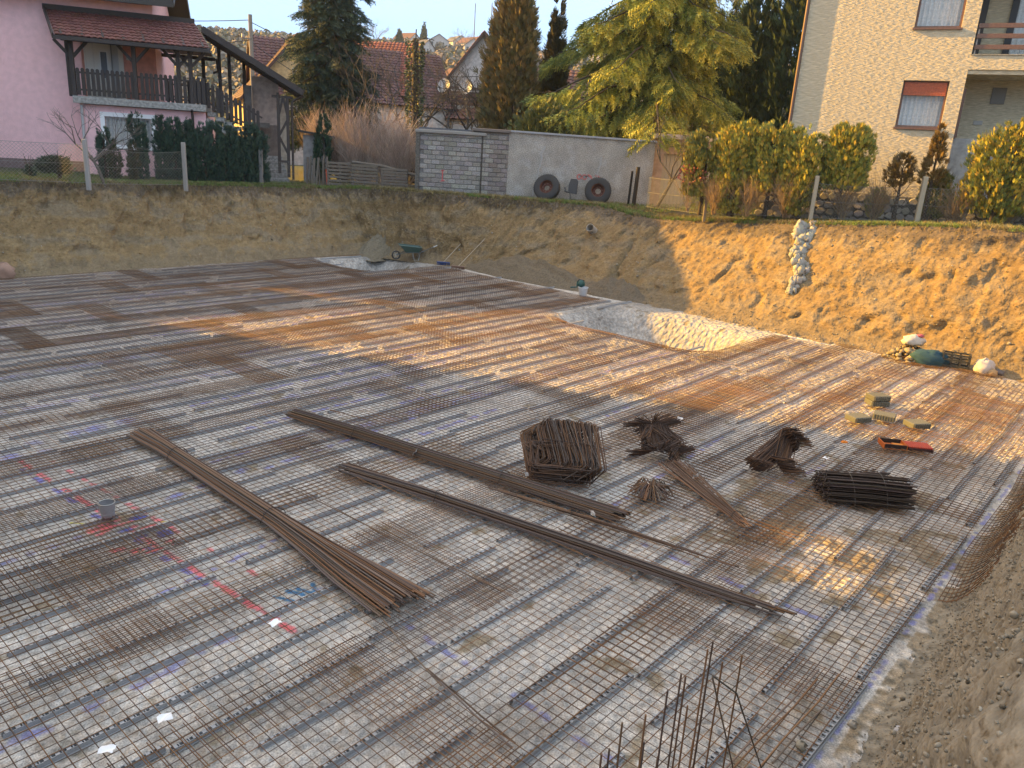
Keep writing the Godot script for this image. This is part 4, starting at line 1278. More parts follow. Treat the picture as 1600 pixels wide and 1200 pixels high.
func pink_house() -> void:
	var o := thing("pink_house", Vector3(-19.66, 2.78, -31.89), deg_to_rad(18.07))
	tag(o, "large pink house with a dark wooden porch and a tiled porch roof", "house")
	var dw: Material = M.dark_wood
	var w := Mb.new()
	w.bx(-6.0, 4.65, 0.42, 6.55, -7.0, -0.01); w.bx(-6.0, 1.93, 0.42, 6.5, -0.3, 0.0)
	w.tri(Vector3(4.65, 6.55, -7.0), Vector3(4.65, 8.4, -3.5), Vector3(4.65, 6.55, 0.0)); w.tri(Vector3(-6.0, 6.55, 0), Vector3(-6.0, 8.4, -3.5), Vector3(-6.0, 6.55, -7))
	obj("wall", w, M.pink_render, o)
	var pl := Mb.new()
	pl.bx(-6.02, 1.9, -0.4, 0.42, -7.0, 0.03, lin(0.22, 0.16, 0.16))
	obj("plinth", pl, M.render, o)
	var lw := Mb.new()
	var wx0 := 2.78; var wx1 := 4.46
	lw.bx(1.95, wx0, -0.3, 2.64, -5.0, 1.1); lw.bx(wx1, 6.5, -0.3, 2.64, -5.0, 1.1)
	lw.bx(wx0, wx1, -0.3, 1.18, -5.0, 1.1); lw.bx(wx0, wx1, 2.24, 2.64, -5.0, 1.1); lw.bx(wx0, wx1, 1.18, 2.24, -5.0, 0.4)
	obj("lower_wall", lw, M.pink_render, o)
	var sal := Mb.new()
	sal.bx(1.96, 2.05, 2.9, 6.1, -0.02, 0.012); sal.bx(3.46, 4.66, 2.9, 6.1, -0.02, 0.012); sal.bx(2.05, 3.46, 5.06, 6.1, -0.02, 0.012)
	obj("porch_wall", sal, M.salmon_render, o)
	# door
	var dr := Mb.new()
	dr.bx(2.05, 3.0, 2.9, 5.06, -0.03, 0.025, lin(0.74, 0.71, 0.65))
	for x in [2.08, 2.36, 2.96]: dr.bx(x, x + 0.04, 2.92, 5.04, 0.025, 0.036, lin(0.68, 0.65, 0.6))
	var d := obj("door", dr, M.painted, o)
	var dg := Mb.new()
	dg.bx(2.60, 2.64, 3.65, 4.72, 0.025, 0.045, lin(0.75, 0.75, 0.74)); dg.bx(2.86, 2.90, 3.65, 4.72, 0.025, 0.045, lin(0.75, 0.75, 0.74)); dg.bx(2.64, 2.86, 3.65, 3.70, 0.025, 0.045, lin(0.75, 0.75, 0.74)); dg.bx(2.64, 2.86, 4.67, 4.72, 0.025, 0.045, lin(0.75, 0.75, 0.74))
	dg.bx(2.64, 2.86, 3.70, 4.67, 0.026, 0.030, lin(0.10, 0.12, 0.15))
	obj("door_light", dg, M.painted, d)
	var sp := Mb.new()
	sp.bx(3.0, 3.46, 2.9, 5.06, -0.03, 0.02, lin(0.45, 0.45, 0.44)); sp.bx(3.02, 3.06, 2.9, 5.06, 0.02, 0.04, lin(0.2, 0.2, 0.2)); sp.bx(3.28, 3.46, 2.9, 5.06, 0.02, 0.03, lin(0.72, 0.68, 0.6))
	obj("side_panel", sp, M.painted, o)
	var bell := Mb.new()
	bell.cbox(Transform3D(Basis.IDENTITY, Vector3(3.62, 4.5, 0.02)), Vector3(0.1, 0.12, 0.03), 0.01, lin(0.5, 0.48, 0.4))
	obj("door_bell", bell, M.painted, o)
	# deck
	var dk := Mb.new()
	dk.bx(1.78, 6.55, 2.66, 2.92, -2.4, 1.4)
	obj("deck", dk, M.concrete_pale, o)
	# lower window with grille
	window_unit(o, wx0, wx1, 1.18, 2.24, 1.0, M.white_render, 0, true)
	var arch := Mb.new()
	arch.bx(wx0 - 0.16, wx1 + 0.16, 2.24, 2.40, 1.1, 1.14); arch.bx(wx0 - 0.16, wx1 + 0.16, 1.02, 1.18, 1.1, 1.14)
	arch.bx(wx0 - 0.16, wx0, 1.18, 2.24, 1.1, 1.14); arch.bx(wx1, wx1 + 0.16, 1.18, 2.24, 1.1, 1.14)
	obj("window_surround", arch, M.white_paper, o)
	var gr := Mb.new()
	for k in 11: gr.tube([Vector3(lerp(wx0, wx1, (k + 0.5) / 11.0), 1.18, 1.12), Vector3(lerp(wx0, wx1, (k + 0.5) / 11.0), 2.24, 1.12)], 0.012, 5, lin(0.5, 0.52, 0.55))
	for y in [1.4, 1.7, 2.0]: gr.tube([Vector3(wx0, y, 1.13), Vector3(wx1, y, 1.13)], 0.012, 5, lin(0.5, 0.52, 0.55))
	obj("window_grille", gr, M.painted, o)
	# porch posts, braces, beam
	for p in [[1.86, 1.3], [4.02, 1.3], [6.05, 1.3], [6.3, -2.2], [5.6, 1.3], [1.66, 0.9]]:
		var ps := Mb.new()
		ps.cbox(Transform3D(Basis.IDENTITY, Vector3(p[0], 3.92, p[1])), Vector3(0.15, 2.04, 0.15), 0.012)
		obj("porch_post", ps, dw, o)
		if p[1] > 1.0:
			for s in [-1.0, 1.0]:
				var br := Mb.new()
				br.bar(Vector3(p[0] + s * 0.05, 4.32, p[1]), Vector3(p[0] + s * 0.55, 4.88, p[1]), 0.10, 0.11)
				obj("brace", br, dw, o)
	var bm := Mb.new()
	bm.bx(1.55, 6.8, 4.86, 5.0, 1.22, 1.38); bm.bx(4.6, 6.8, 4.86, 5.0, -2.3, -2.14)
	for k in 8: bm.bar(Vector3(1.7 + k * 0.7, 5.0, 1.9), Vector3(1.35 + k * 0.7, 5.92, 0.05), 0.08, 0.12)
	bm.quad(Vector3(1.5, 4.93, 1.9), Vector3(6.82, 4.93, 1.9), Vector3(6.15, 5.95, 0.0), Vector3(0.92, 5.95, 0.0)); bm.bx(4.7, 6.7, 5.05, 5.12, -2.5, 0.0)
	obj("porch_beams", bm, dw, o)
	var tl := Mb.new()
	tiles(tl, Vector3(1.5, 4.97, 1.95), Vector3(5.34, 0.0, 0), Vector3(-0.62, 1.06, -1.93), 9, 26, lin(0.17, 0.062, 0.052))
	tag(obj("porch_roof_tiles", tl, M.tile, o), "", "", "", "stuff")
	var fl := Mb.new()
	fl.bar(Vector3(0.78, 6.12, 0.03), Vector3(6.2, 6.12, 0.03), 0.12, 0.20); fl.bar(Vector3(0.82, 6.05, 0.03), Vector3(1.44, 4.94, 1.96), 0.06, 0.2)
	fl.bar(Vector3(1.44, 4.90, 1.98), Vector3(6.86, 4.90, 1.98), 0.05, 0.14)
	obj("porch_trim", fl, dw, o)
	# balusters with pale gaps
	for k in 27:
		var x := 2.02 + k * 0.172
		if abs(x - 4.02) < 0.08 or abs(x - 6.05) < 0.08: continue
		baluster(o, Vector3(x, 2.96, 1.33), 0.98)
	for k in 10: baluster(o, Vector3(4.8 + k * 0.172, 2.96, -2.25), 0.98)
	var rl := Mb.new()
	for y in [3.12, 3.74]:
		rl.bx(1.9, 6.5, y, y + 0.07, 1.27, 1.305); rl.bx(4.7, 6.4, y, y + 0.07, -2.31, -2.275)
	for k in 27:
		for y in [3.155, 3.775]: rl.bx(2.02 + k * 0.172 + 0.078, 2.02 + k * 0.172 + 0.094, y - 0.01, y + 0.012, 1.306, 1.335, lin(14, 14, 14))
	obj("railing_rails", rl, dw, o)
	# stair down to the right
	var stp := Mb.new()
	for k in 6: stp.bx(6.56 + k * 0.31, 6.90 + k * 0.31, 2.50 - k * 0.165, 2.665 - k * 0.165, -0.6, 0.85)
	stp.bar(Vector3(6.5, 2.35, 0.88), Vector3(8.5, 1.28, 0.88), 0.06, 0.22)
	obj("upper_steps", stp, M.concrete_pale, o)
	var brickb := Mb.new()
	for k in 6: brickb.bx(6.9 + k * 0.31, 7.21 + k * 0.31, 2.40 - k * 0.165, 2.50 - k * 0.165, -0.62, -0.60, lin(0.33, 0.13, 0.09))
	brickb.bx(6.5, 8.5, 0.2, 1.2, -0.55, 0.8, lin(0.42, 0.22, 0.22))
	obj("stair_side", brickb, M.render, o)
	for k in 12:
		var x := 6.64 + k * 0.172
		baluster(o, Vector3(x, 2.88 - (x - 6.5) * 0.50, 0.92), 1.0)
	var sr := Mb.new()
	for y in [0.15, 0.75]: sr.bar(Vector3(6.5, 2.93 + y, 0.88), Vector3(8.7, 1.83 + y, 0.88), 0.03, 0.07)
	obj("stair_rail", sr, dw, o)
	for k in 6:
		var st := Mb.new()
		st.cbox(Transform3D(Basis.IDENTITY, Vector3(9.2 - k * 0.03, 0.02 + k * 0.18, -0.1 - k * 0.29)), Vector3(1.12 - k * 0.04, 0.2, 0.34), 0.012)
		obj("step", st, M.concrete_pale, o)
	# sloping stair roof
	var rf2 := Mb.new()
	var a := Vector3(6.5, 5.78, -0.6); var b := Vector3(10.4, 3.66, -0.6)
	rf2.bar(a, b, 2.3, 0.10)
	rf2.bar(a + Vector3(0, 0.04, 1.2), b + Vector3(0, 0.04, 1.2), 0.08, 0.24); rf2.bar(a + Vector3(0, 0.02, 0.95), b + Vector3(0, 0.02, 0.95), 0.06, 0.26)
	for k in 7: rf2.bar(a + Vector3(0, -0.09, 0.8 - k * 0.35), b + Vector3(0, -0.09, 0.8 - k * 0.35), 0.08, 0.10)
	obj("stair_roof", rf2, dw, o)
	var rt := Mb.new()
	tiles(rt, Vector3(10.42, 3.72, -1.8), Vector3(0, 0, 2.4), Vector3(-3.95, 2.14, 0), 12, 10, lin(0.10, 0.052, 0.046))
	tag(obj("stair_roof_tiles", rt, M.tile, o), "", "", "", "stuff")
	for x in [9.36, 9.74]:
		var ps := Mb.new()
		ps.cbox(Transform3D(Basis.IDENTITY, Vector3(x, 2.0 + (9.36 - x) * 0.4, 0.25)), Vector3(0.13, 3.3, 0.13), 0.01)
		obj("stair_post", ps, dw, o)
	for e in [[9.36, 1.9, 9.74, 2.6], [9.36, 1.9, 9.74, 1.15], [9.36, 2.7, 9.55, 3.45], [9.74, 2.7, 9.58, 3.45], [9.36, 0.85, 9.74, 0.85], [9.1, 3.5, 9.95, 3.5]]:
		var br := Mb.new()
		br.bar(Vector3(e[0], e[1], 0.25), Vector3(e[2], e[3], 0.25), 0.08, 0.10)
		obj("brace", br, dw, o)
	for p in [[7.4, 4.6], [8.0, 4.3], [7.0, 4.7]]:
		var ps := Mb.new()
		ps.bx(p[0] - 0.07, p[0] + 0.07, 2.3, p[1] + 0.7, -1.5, -1.36)
		obj("stair_post", ps, dw, o)
	var pan := Mb.new()
	pan.bx(8.3, 9.42, 2.35, 4.35, -1.62, -1.55, lin(0.56, 0.47, 0.42)); pan.bx(8.55, 9.42, 1.0, 2.35, -1.62, -1.55, lin(0.24, 0.20, 0.18)); pan.bx(9.42, 9.75, 0.2, 3.6, -1.62, -1.55, lin(0.52, 0.46, 0.37))
	obj("stair_back_wall", pan, M.render, o)
	var gp := Mb.new()
	gp.bx(7.98, 8.28, 2.5, 3.92, -1.3, -1.0, lin(0.17, 0.165, 0.16)); gp.bx(8.1, 9.0, 2.2, 2.42, -1.2, -0.9, lin(0.19, 0.185, 0.18))
	obj("grey_pillar", gp, M.render, o)
	# pipes
	var dp := Mb.new()
	dp.tube([Vector3(6.02, 2.7, 1.42), Vector3(6.02, 2.5, 1.25), Vector3(6.02, 0.0, 1.18)], 0.05, 8)
	dp.tube([Vector3(10.35, 3.6, 0.3), Vector3(9.95, 3.35, 0.3), Vector3(9.92, 3.2, 0.3), Vector3(9.92, 0.1, 0.3)], 0.05, 8)
	dp.tube([Vector3(6.2, 4.9, -1.2), Vector3(6.9, 4.85, -1.2), Vector3(6.95, 4.4, -1.2), Vector3(6.75, 4.3, -1.2)], 0.05, 8)
	obj("downpipe", dp, dw, o)
	var wp := Mb.new()
	wp.tube([Vector3(2.02, 2.6, 1.2), Vector3(1.98, 0.0, 1.16)], 0.055, 8, lin(0.55, 0.56, 0.58))
	obj("white_downpipe", wp, M.painted, o)
	# main roof, mostly above the picture
	var mr := Mb.new()
	for s in [1.0, -1.0]:
		var e0 := Vector3(-6.8, 6.5, -3.5 + s * 4.3); var e1 := Vector3(5.5, 6.5, -3.5 + s * 4.3)
		var r0 := Vector3(-6.8, 8.85, -3.5); var r1 := Vector3(5.5, 8.85, -3.5)
		mr.fq(e0, e1, r1, r0, Vector3(0, 5, -4.5), lin(0.05, 0.04, 0.035)); mr.fq(e0 + Vector3(0, 0.22, 0), e1 + Vector3(0, 0.22, 0), r1 + Vector3(0, 0.22, 0), r0 + Vector3(0, 0.22, 0), Vector3(0, 5, -4.5), lin(0.16, 0.06, 0.05))
		mr.bar(e1 + Vector3(0, 0.11, 0), r1 + Vector3(0, 0.11, 0), 0.06, 0.3, lin(0.05, 0.04, 0.035)); mr.bar(e0 + Vector3(0, 0.11, 0), r0 + Vector3(0, 0.11, 0), 0.06, 0.3, lin(0.05, 0.04, 0.035))
		mr.bar(e0 + Vector3(0, 0.11, 0), e1 + Vector3(0, 0.11, 0), 0.06, 0.3, lin(0.05, 0.04, 0.035))
	obj("main_roof", mr, M.painted, o)

func baluster(o: Node3D, at: Vector3, h: float) -> void:
	var mb := Mb.new()
	mb.prism(PackedVector2Array([Vector2(-0.062, 0), Vector2(0.062, 0), Vector2(0.062, h - 0.05), Vector2(0.035, h - 0.01), Vector2(0, h), Vector2(-0.035, h - 0.01), Vector2(-0.062, h - 0.05)]), -0.012, 0.012)
	var m := obj("baluster", mb, M.dark_wood, o)
	m.position = at

func pale_house() -> void:
	var o := thing("pale_yellow_house", Vector3(12.99, 3.2, -27.0), deg_to_rad(-24.3))
	tag(o, "pale yellow stone-clad house with orange shutter, brown railings and a recessed entrance", "house")
	var st: Material = M.split_stone
	var w := Mb.new()
	# front wall built round its openings
	var xs := [-4.12, -0.81, 0.54, 0.98, 5.0]
	w.bx(-4.12, -0.81, -0.6, 11.0, -0.35, 0.0); w.bx(0.54, 0.98, -0.6, 11.0, -0.35, 0.0)
	w.bx(-0.81, 0.54, -0.6, 3.02, -0.35, 0.0); w.bx(-0.81, 0.54, 4.48, 6.06, -0.35, 0.0); w.bx(-0.81, 0.54, 7.5, 11.0, -0.35, 0.0)
	w.bx(0.98, 5.0, 4.83, 5.26, -1.9, 0.0); w.bx(0.98, 5.0, 7.9, 11.0, -0.35, 0.0)
	w.bx(-4.12, -3.8, -0.6, 11.0, -9.0, -0.35); w.bx(0.66, 0.98, -0.6, 11.0, -1.9, -0.35)
	w.bx(0.66, 5.0, -0.6, 4.83, -2.2, -1.9); w.bx(0.66, 5.0, 5.26, 11.0, -2.2, -1.9); w.bx(0.98, 5.0, 4.70, 4.83, -1.9, -0.05)
	obj("wall", w, st, o)
	var rs := Mb.new()
	rs.bx(0.98, 5.0, -0.6, 2.78, -1.9, -0.9, lin(0.50, 0.49, 0.47))
	obj("entrance_landing", rs, M.render, o)
	window_unit(o, -0.81, 0.54, 3.02, 4.48, -0.14, M.brown_paint, 0.44, true)
	window_unit(o, -0.81, 0.54, 6.06, 7.5, -0.14, M.brown_paint, 0.0, true)
	for y in [3.02, 6.06]:
		var sl := Mb.new()
		sl.bx(-0.85, 0.58, y - 0.06, y - 0.002, -0.2, 0.06)
		obj("sill", sl, M.brown_paint, o)
	# recessed door, meter box
	var dr := Mb.new()
	dr.bx(1.0, 1.08, 2.78, 4.28, -1.2, -0.3); dr.bx(0.985, 1.02, 2.78, 4.25, -1.15, -0.35)
	obj("entrance_door", dr, M.brown_paint, o)
	var mbx := Mb.new()
	mbx.cbox(Transform3D(Basis.IDENTITY, Vector3(2.15, 4.22, -1.87)), Vector3(0.42, 0.52, 0.06), 0.01, lin(0.24, 0.225, 0.20))
	mbx.cbox(Transform3D(Basis.IDENTITY, Vector3(1.72, 3.35, -1.88)), Vector3(0.28, 0.14, 0.04), 0.01, lin(0.52, 0.50, 0.46))
	obj("meter_box", mbx, M.painted, o)
	# balcony: railing boards, doors behind
	for y in [6.12, 5.82, 5.50]:
		var b := Mb.new()
		b.cbox(Transform3D(Basis.IDENTITY, Vector3(3.0, y, -0.06)), Vector3(3.96, 0.135, 0.05), 0.008)
		obj("railing_board", b, M.brown_paint, o)
	for x in [1.06, 2.9]:
		var b := Mb.new()
		b.bx(x - 0.02, x + 0.02, 5.28, 6.2, -0.14, -0.10, lin(0.5, 0.42, 0.36))
		obj("railing_post", b, M.painted, o)
	var bd := Mb.new()
	bd.bx(1.05, 1.28, 5.28, 7.6, -1.86, -1.80, lin(0.05, 0.04, 0.04)); bd.bx(1.95, 2.15, 5.28, 7.6, -1.86, -1.80, lin(0.03, 0.03, 0.035)); bd.bx(2.15, 3.4, 5.28, 5.36, -1.86, -1.80, lin(0.05, 0.04, 0.04))
	obj("balcony_door", bd, M.painted, o)
	var bp := Mb.new()
	bp.quad(Vector3(2.15, 5.36, -1.82), Vector3(3.4, 5.36, -1.82), Vector3(3.4, 7.6, -1.82), Vector3(2.15, 7.6, -1.82))
	obj("pane", bp, M.pane, o)
	var bc := Mb.new()
	var g := []
	for i in 2:
		var row := []
		for j in 41: row.append(Vector3(2.15 + 1.25 * j / 40.0, 5.36 + 2.2 * i, -1.87 + 0.015 * sin(j * 1.3)))
		g.append(row)
	bc.grid(g, null, true)
	obj("curtain", bc, M.curtain, o)
	var cop := Mb.new()
	cop.bx(0.96, 5.02, 5.26, 5.285, -1.8, 0.03, lin(0.4, 0.37, 0.3))
	obj("balcony_edge", cop, M.render, o)
	var dp := Mb.new()
	dp.tube([Vector3(-4.18, 11.0, 0.05), Vector3(-4.18, -0.5, 0.05)], 0.055, 8, lin(0.20, 0.12, 0.09))
	obj("downpipe", dp, M.painted, o)
	# roof above the picture
	var r := Mb.new()
	r.prism(PackedVector2Array([Vector2(-4.9, 10.9), Vector2(5.4, 10.9), Vector2(0.4, 13.4)]), -9.6, 0.7, lin(0.20, 0.08, 0.06))
	obj("roof", r, M.painted, o)

# unseen house and added garage on the left, shaped to shade the pit
func shading_houses() -> void:
	# frame: x along the sun, z across it
	var at := func(a: float, s: float) -> Vector3: return Vector3(a * 0.951 - s * 0.309, 2.86, a * 0.309 + s * 0.951)
	var o := thing("grey_flat_roofed_house", at.call(-28.0, -14.75), -atan2(0.309, 0.951))
	tag(o, "plain grey flat-roofed house left of the pit, unseen, shaped to shade it", "house")
	var w := Mb.new()
	w.bx(-8.0, 0.0, -0.6, 8.35, 0.0, 48.0, lin(0.5, 0.5, 0.48))
	obj("wall", w, M.render, o)
	var p := Mb.new()
	p.bx(-0.3, 0.0, 8.352, 11.8, 0.0, 4.55, lin(0.5, 0.5, 0.48)); p.bx(-0.3, 0.0, 8.352, 11.8, 6.0, 48.0, lin(0.5, 0.5, 0.48)); p.bx(-0.3, 0.0, 8.352, 8.75, 4.55, 6.0, lin(0.5, 0.5, 0.48)); p.bx(-0.3, 0.0, 9.28, 11.8, 4.55, 6.0, lin(0.5, 0.5, 0.48)); p.bx(-0.3, 0.0, 8.75, 9.02, 5.2, 5.5, lin(0.5, 0.5, 0.48))
	obj("terrace_parapet", p, M.render, o)  # parapet and its opening added to shape the shade and a sun patch
	var tw := Mb.new()
	tw.bx(-8.0, -0.4, 8.352, 12.6, 7.5, 48.0, lin(0.5, 0.48, 0.44))
	obj("upper_storey", tw, M.render, o)  # storey added to keep the near bank in shade
	for k in 6:
		var wi := Mb.new()
		wi.bx(-0.02, 0.03, 1.6 + 3.2 * (k % 2), 3.0 + 3.2 * (k % 2), 3.0 + 6.0 * (k / 2), 4.4 + 6.0 * (k / 2), lin(0.06, 0.07, 0.08))
		obj("window", wi, M.painted, o)
	var gq := thing("lean_to_garage", at.call(-30.0, -19.8), -atan2(0.309, 0.951))  # unseen garage added to shade the slab between the two house shadows
	tag(gq, "added low garage with a sloping roof, unseen between the pink and grey houses", "garage")
	var g := Mb.new()
	g.bx(-5.0, 0.0, -0.6, 3.0, 0.0, 4.9, lin(0.45, 0.4, 0.35))
	obj("wall", g, M.render, gq)
	var gr := Mb.new()
	for k in 2:
		gr.fq(Vector3(-5.2, 4.9 - k * 0.1, -0.2), Vector3(0.2, 4.9 - k * 0.1, -0.2), Vector3(0.2, 3.25 - k * 0.1, 5.0), Vector3(-5.2, 3.25 - k * 0.1, 5.0), Vector3(-2, 0 if k == 0 else 20, 2), lin(0.2, 0.08, 0.06))
	gr.bx(-5.0, 0.0, 3.0, 4.75, 0.0, 0.2, lin(0.45, 0.4, 0.35))
	gr.fq(Vector3(0.0, 3.0, 0.2), Vector3(0.0, 4.7, 0.2), Vector3(0, 3.2, 4.9), Vector3(0, 3.0, 4.9), Vector3(-3, 3, 2), lin(0.45, 0.4, 0.35))
	obj("roof", gr, M.render, gq)

func concrete_wall() -> void:
	var o := thing("concrete_garden_wall", Vector3(0.3, 2.75, -33.6))
	tag(o, "long grey concrete garden wall, bare blockwork on the left and patched plaster on the right", "wall")
	var c := Mb.new()
	c.bx(-4.78, -1.06, -1.0, 2.60, -0.32, -0.05, lin(0.30, 0.29, 0.275))
	obj("wall_core", c, M.brick_grey, o)
	for r in 14:
		for k in 11:
			var x0: float = -4.78 + k * 0.345 + (0.17 if r % 2 else 0.0)
			var x1: float = min(x0 + 0.337, -1.06)
			x0 = max(x0, -4.78)
			if x1 - x0 < 0.05: continue
			var b := Mb.new()
			var dk: bool = x0 > -2.0
			var col := vary(lin(0.40, 0.385, 0.36) if not dk else lin(0.34, 0.305, 0.285), 0.22)
			b.cbox(Transform3D(Basis.from_euler(Vector3(rf(-0.02, 0.02), rf(-0.02, 0.02), rf(-0.01, 0.01))), Vector3((x0 + x1) / 2, -0.03 + r * 0.188, -0.05 + rf(-0.016, 0.016))), Vector3(x1 - x0, 0.180 - rf(0, 0.012), 0.10), 0.014, col)
			obj("block", b, M.brick_grey, o)
	var pier := Mb.new()
	pier.bx(-4.95, -4.78, -0.5, 2.5, -0.3, 0.06, lin(0.40, 0.39, 0.37)); pier.bx(-2.20, -2.13, -0.3, 2.5, -0.05, 0.012, lin(0.24, 0.225, 0.21))
	obj("pier", pier, M.concrete, o)
	var pl := Mb.new()
	var g := []
	var cols := []
	for i in 31:
		var row := []; var cr := []
		for j in 61:
			var x := -1.06 + 6.1 * j / 60.0; var y := -0.5 + (3.12 + 0.06 * (1 - j / 60.0)) * i / 30.0
			row.append(Vector3(x, y, 0.012 * n1.get_noise_2d(x * 1.5, y * 1.5)))
			var k := 1.0 + 0.22 * n1.get_noise_2d(x * 0.9, y * 0.9) + 0.15 * n2.get_noise_2d(x * 3.0, y * 3.0)
			var cc := lin(0.50, 0.48, 0.435)
			if n2.get_noise_2d(x * 1.2 + 7, y * 0.8) > 0.24: cc = lin(0.55, 0.54, 0.515)
			cr.append(Color(cc.r * k, cc.g * k, cc.b * k))
		g.append(row); cols.append(cr)
	pl.grid(g, cols, true)
	pl.bx(-1.06, 5.04, -0.5, 2.60, -0.34, -0.03, lin(0.4, 0.38, 0.35))
	pl.quad(Vector3(5.04, -0.5, 0.0), Vector3(5.04, -0.5, -0.34), Vector3(5.04, 2.62, -0.34), Vector3(5.04, 2.62, 0.0), lin(0.4, 0.38, 0.35))
	obj("plaster", pl, M.brick_grey, o)
	# mortar smears proud of the plaster
	for e in [[0.42, 0.15, 2.2], [2.9, 1.0, 1.9]]:
		var s := Mb.new()
		var gg := []
		for i in 25:
			var row := []
			var y: float = lerp(e[1], e[2], i / 24.0)
			var xo: float = e[0] - 0.35 + 0.35 * (y - 0.2) / 2.0 * 1.1 + 0.05 * n1.get_noise_1d(y * 3)
			var wd: float = 0.03 + 0.03 * absf(n2.get_noise_1d(y * 4.0 + e[0]))
			for j in 5: row.append(Vector3(xo + (j - 2) * wd * 0.5, y, 0.014 + 0.014 * (1.0 - absf(j - 2) / 2.0)))
			gg.append(row)
		s.grid(gg, lin(0.47, 0.475, 0.47), true)
		obj("mortar_smear", s, M.stone, o)
	for e in [[-4.98, -2.0, 2.42, lin(0.34, 0.33, 0.31)], [-2.6, -1.0, 2.60, lin(0.20, 0.18, 0.165)]]:
		var cp := Mb.new()
		cp.cbox(Transform3D(Basis.IDENTITY, Vector3((e[0] + e[1]) / 2, e[2] + 0.08, -0.12)), Vector3(e[1] - e[0], 0.13, 0.46), 0.02, e[3])
		obj("coping", cp, M.stone, o)
	var tp := Mb.new()
	tp.bx(-4.9, -2.2, 2.55, 2.66, -1.2, -0.36, lin(0.15, 0.16, 0.18))
	obj("shed_roof", tp, M.stone, o)
	var ms := Mb.new()
	ms.bar(Vector3(-1.0, 2.70, 0.02), Vector3(5.08, 2.64, 0.02), 0.14, 0.06, lin(0.35, 0.38, 0.42)); ms.bar(Vector3(-1.0, 2.735, -0.2), Vector3(5.08, 2.675, -0.2), 0.5, 0.02, lin(0.42, 0.42, 0.42))
	obj("metal_flashing", ms, M.painted, o)
	# spray marks
	var sp := Mb.new()
	for e in [[-3.86, 0.95, -3.72, 0.97], [-3.79, 0.55, -3.79, 0.98], [-3.86, 0.52, -3.70, 0.55]]: sp.bar(Vector3(e[0], e[1], 0.022), Vector3(e[2], e[3], 0.022), 0.004, 0.045, lin(0.68, 0.16, 0.16), Vector3.UP if e[1] != 0.55 else Vector3.RIGHT)
	obj("red_letter", sp, M.cloth, o)
	var sq := Mb.new()
	for e in [[1.98, 1.0], [2.2, 1.0], [2.42, 1.0], [2.75, 1.0]]:
		var pts := []
		for k in 11: pts.append(Vector3(e[0] + 0.09 * cos(k * TAU / 9.0), 1.05 + 0.10 * sin(k * TAU / 9.0 * (1.0 if e[0] < 2.3 else 0.6)), 0.016))
		for k in 10: sq.bar(pts[k], pts[k + 1], 0.05, 0.004, lin(0.72, 0.24, 0.22), Vector3.BACK)
	obj("red_scrawl", sq, M.cloth, o)
	# garage front to the right of the wall
	var ga := thing("cream_garage", Vector3(6.45, 2.8, -34.2))
	tag(ga, "cream garage front with a ribbed door, half hidden by the golden hedge", "garage")
	var gw := Mb.new()
	gw.bx(-1.25, -0.62, -0.4, 2.75, -3.0, 0.0, lin(0.50, 0.38, 0.31)); gw.bx(-0.62, 1.6, 2.15, 2.75, -3.0, 0.0, lin(0.50, 0.38, 0.31)); gw.bx(1.6, 2.2, -0.4, 2.75, -3.0, 0.0, lin(0.50, 0.40, 0.31)); gw.bx(-1.25, 2.2, 2.75, 2.95, -3.2, 0.15, lin(0.45, 0.38, 0.32))
	obj("wall", gw, M.render, ga)
	for k in 14:
		var d := Mb.new()
		d.cbox(Transform3D(Basis.IDENTITY, Vector3(0.0 + (k - 6.5) * 0.158 + 0.49, 0.9, -0.12)), Vector3(0.152, 2.5, 0.03), 0.01, lin(0.52, 0.47, 0.38))
		obj("door_panel", d, M.painted, ga)

func wheel_thing(at: Vector3, tilt: Basis, label: String, rim: bool) -> void:
	var o := Node3D.new()
	o.name = numbered("lorry_tyre")
	add_child(o)
	o.transform = Transform3D(tilt, at)
	tag(o, label, "tyre", "old lorry tyres leaning on the garden wall")
	var t := Mb.new()
	t.lathe(Transform3D.IDENTITY, [Vector2(0.27, -0.13), Vector2(0.29, -0.145), Vector2(0.40, -0.155), Vector2(0.50, -0.135), Vector2(0.535, -0.105), Vector2(0.54, -0.06), Vector2(0.528, -0.055), Vector2(0.528, -0.045), Vector2(0.545, -0.04), Vector2(0.545, 0.04), Vector2(0.528, 0.045), Vector2(0.528, 0.055), Vector2(0.54, 0.06), Vector2(0.535, 0.105), Vector2(0.50, 0.135), Vector2(0.40, 0.155), Vector2(0.29, 0.145), Vector2(0.27, 0.13), Vector2(0.265, 0.0), Vector2(0.27, -0.13)], 40)
	for k in 44:
		var a := TAU * k / 44.0
		for s in [-1.0, 1.0]: t.box(Transform3D(Basis(Vector3.UP, -a), Vector3(cos(a) * 0.538, s * 0.088, sin(a) * 0.538)), Vector3(0.02, 0.05, 0.05))
	obj("tyre", t, M.rubber, o)
	var r := Mb.new()
	r.lathe(Transform3D.IDENTITY, [Vector2(0.275, 0.12), Vector2(0.285, 0.135), Vector2(0.262, 0.13), Vector2(0.245, 0.07), Vector2(0.235, -0.02 if rim else -0.06), Vector2(0.21, -0.03 if rim else -0.08), Vector2(0.13, 0.0 if rim else -0.05), Vector2(0.115, 0.0 if rim else -0.05), Vector2(0.115, -0.06)], 32)
	var rm := obj("rim", r, M.rust_metal, o)
	for k in 8:
		var a := TAU * k / 8.0
		var b := Mb.new()
		b.lathe(Transform3D(Basis.IDENTITY, Vector3(cos(a) * 0.175, -0.012 if rim else -0.065, sin(a) * 0.175)), [Vector2(0.0, 0.03), Vector2(0.022, 0.028), Vector2(0.024, 0.0)], 8, lin(0.25, 0.12, 0.1))
		obj("wheel_nut", b, M.painted, rm)

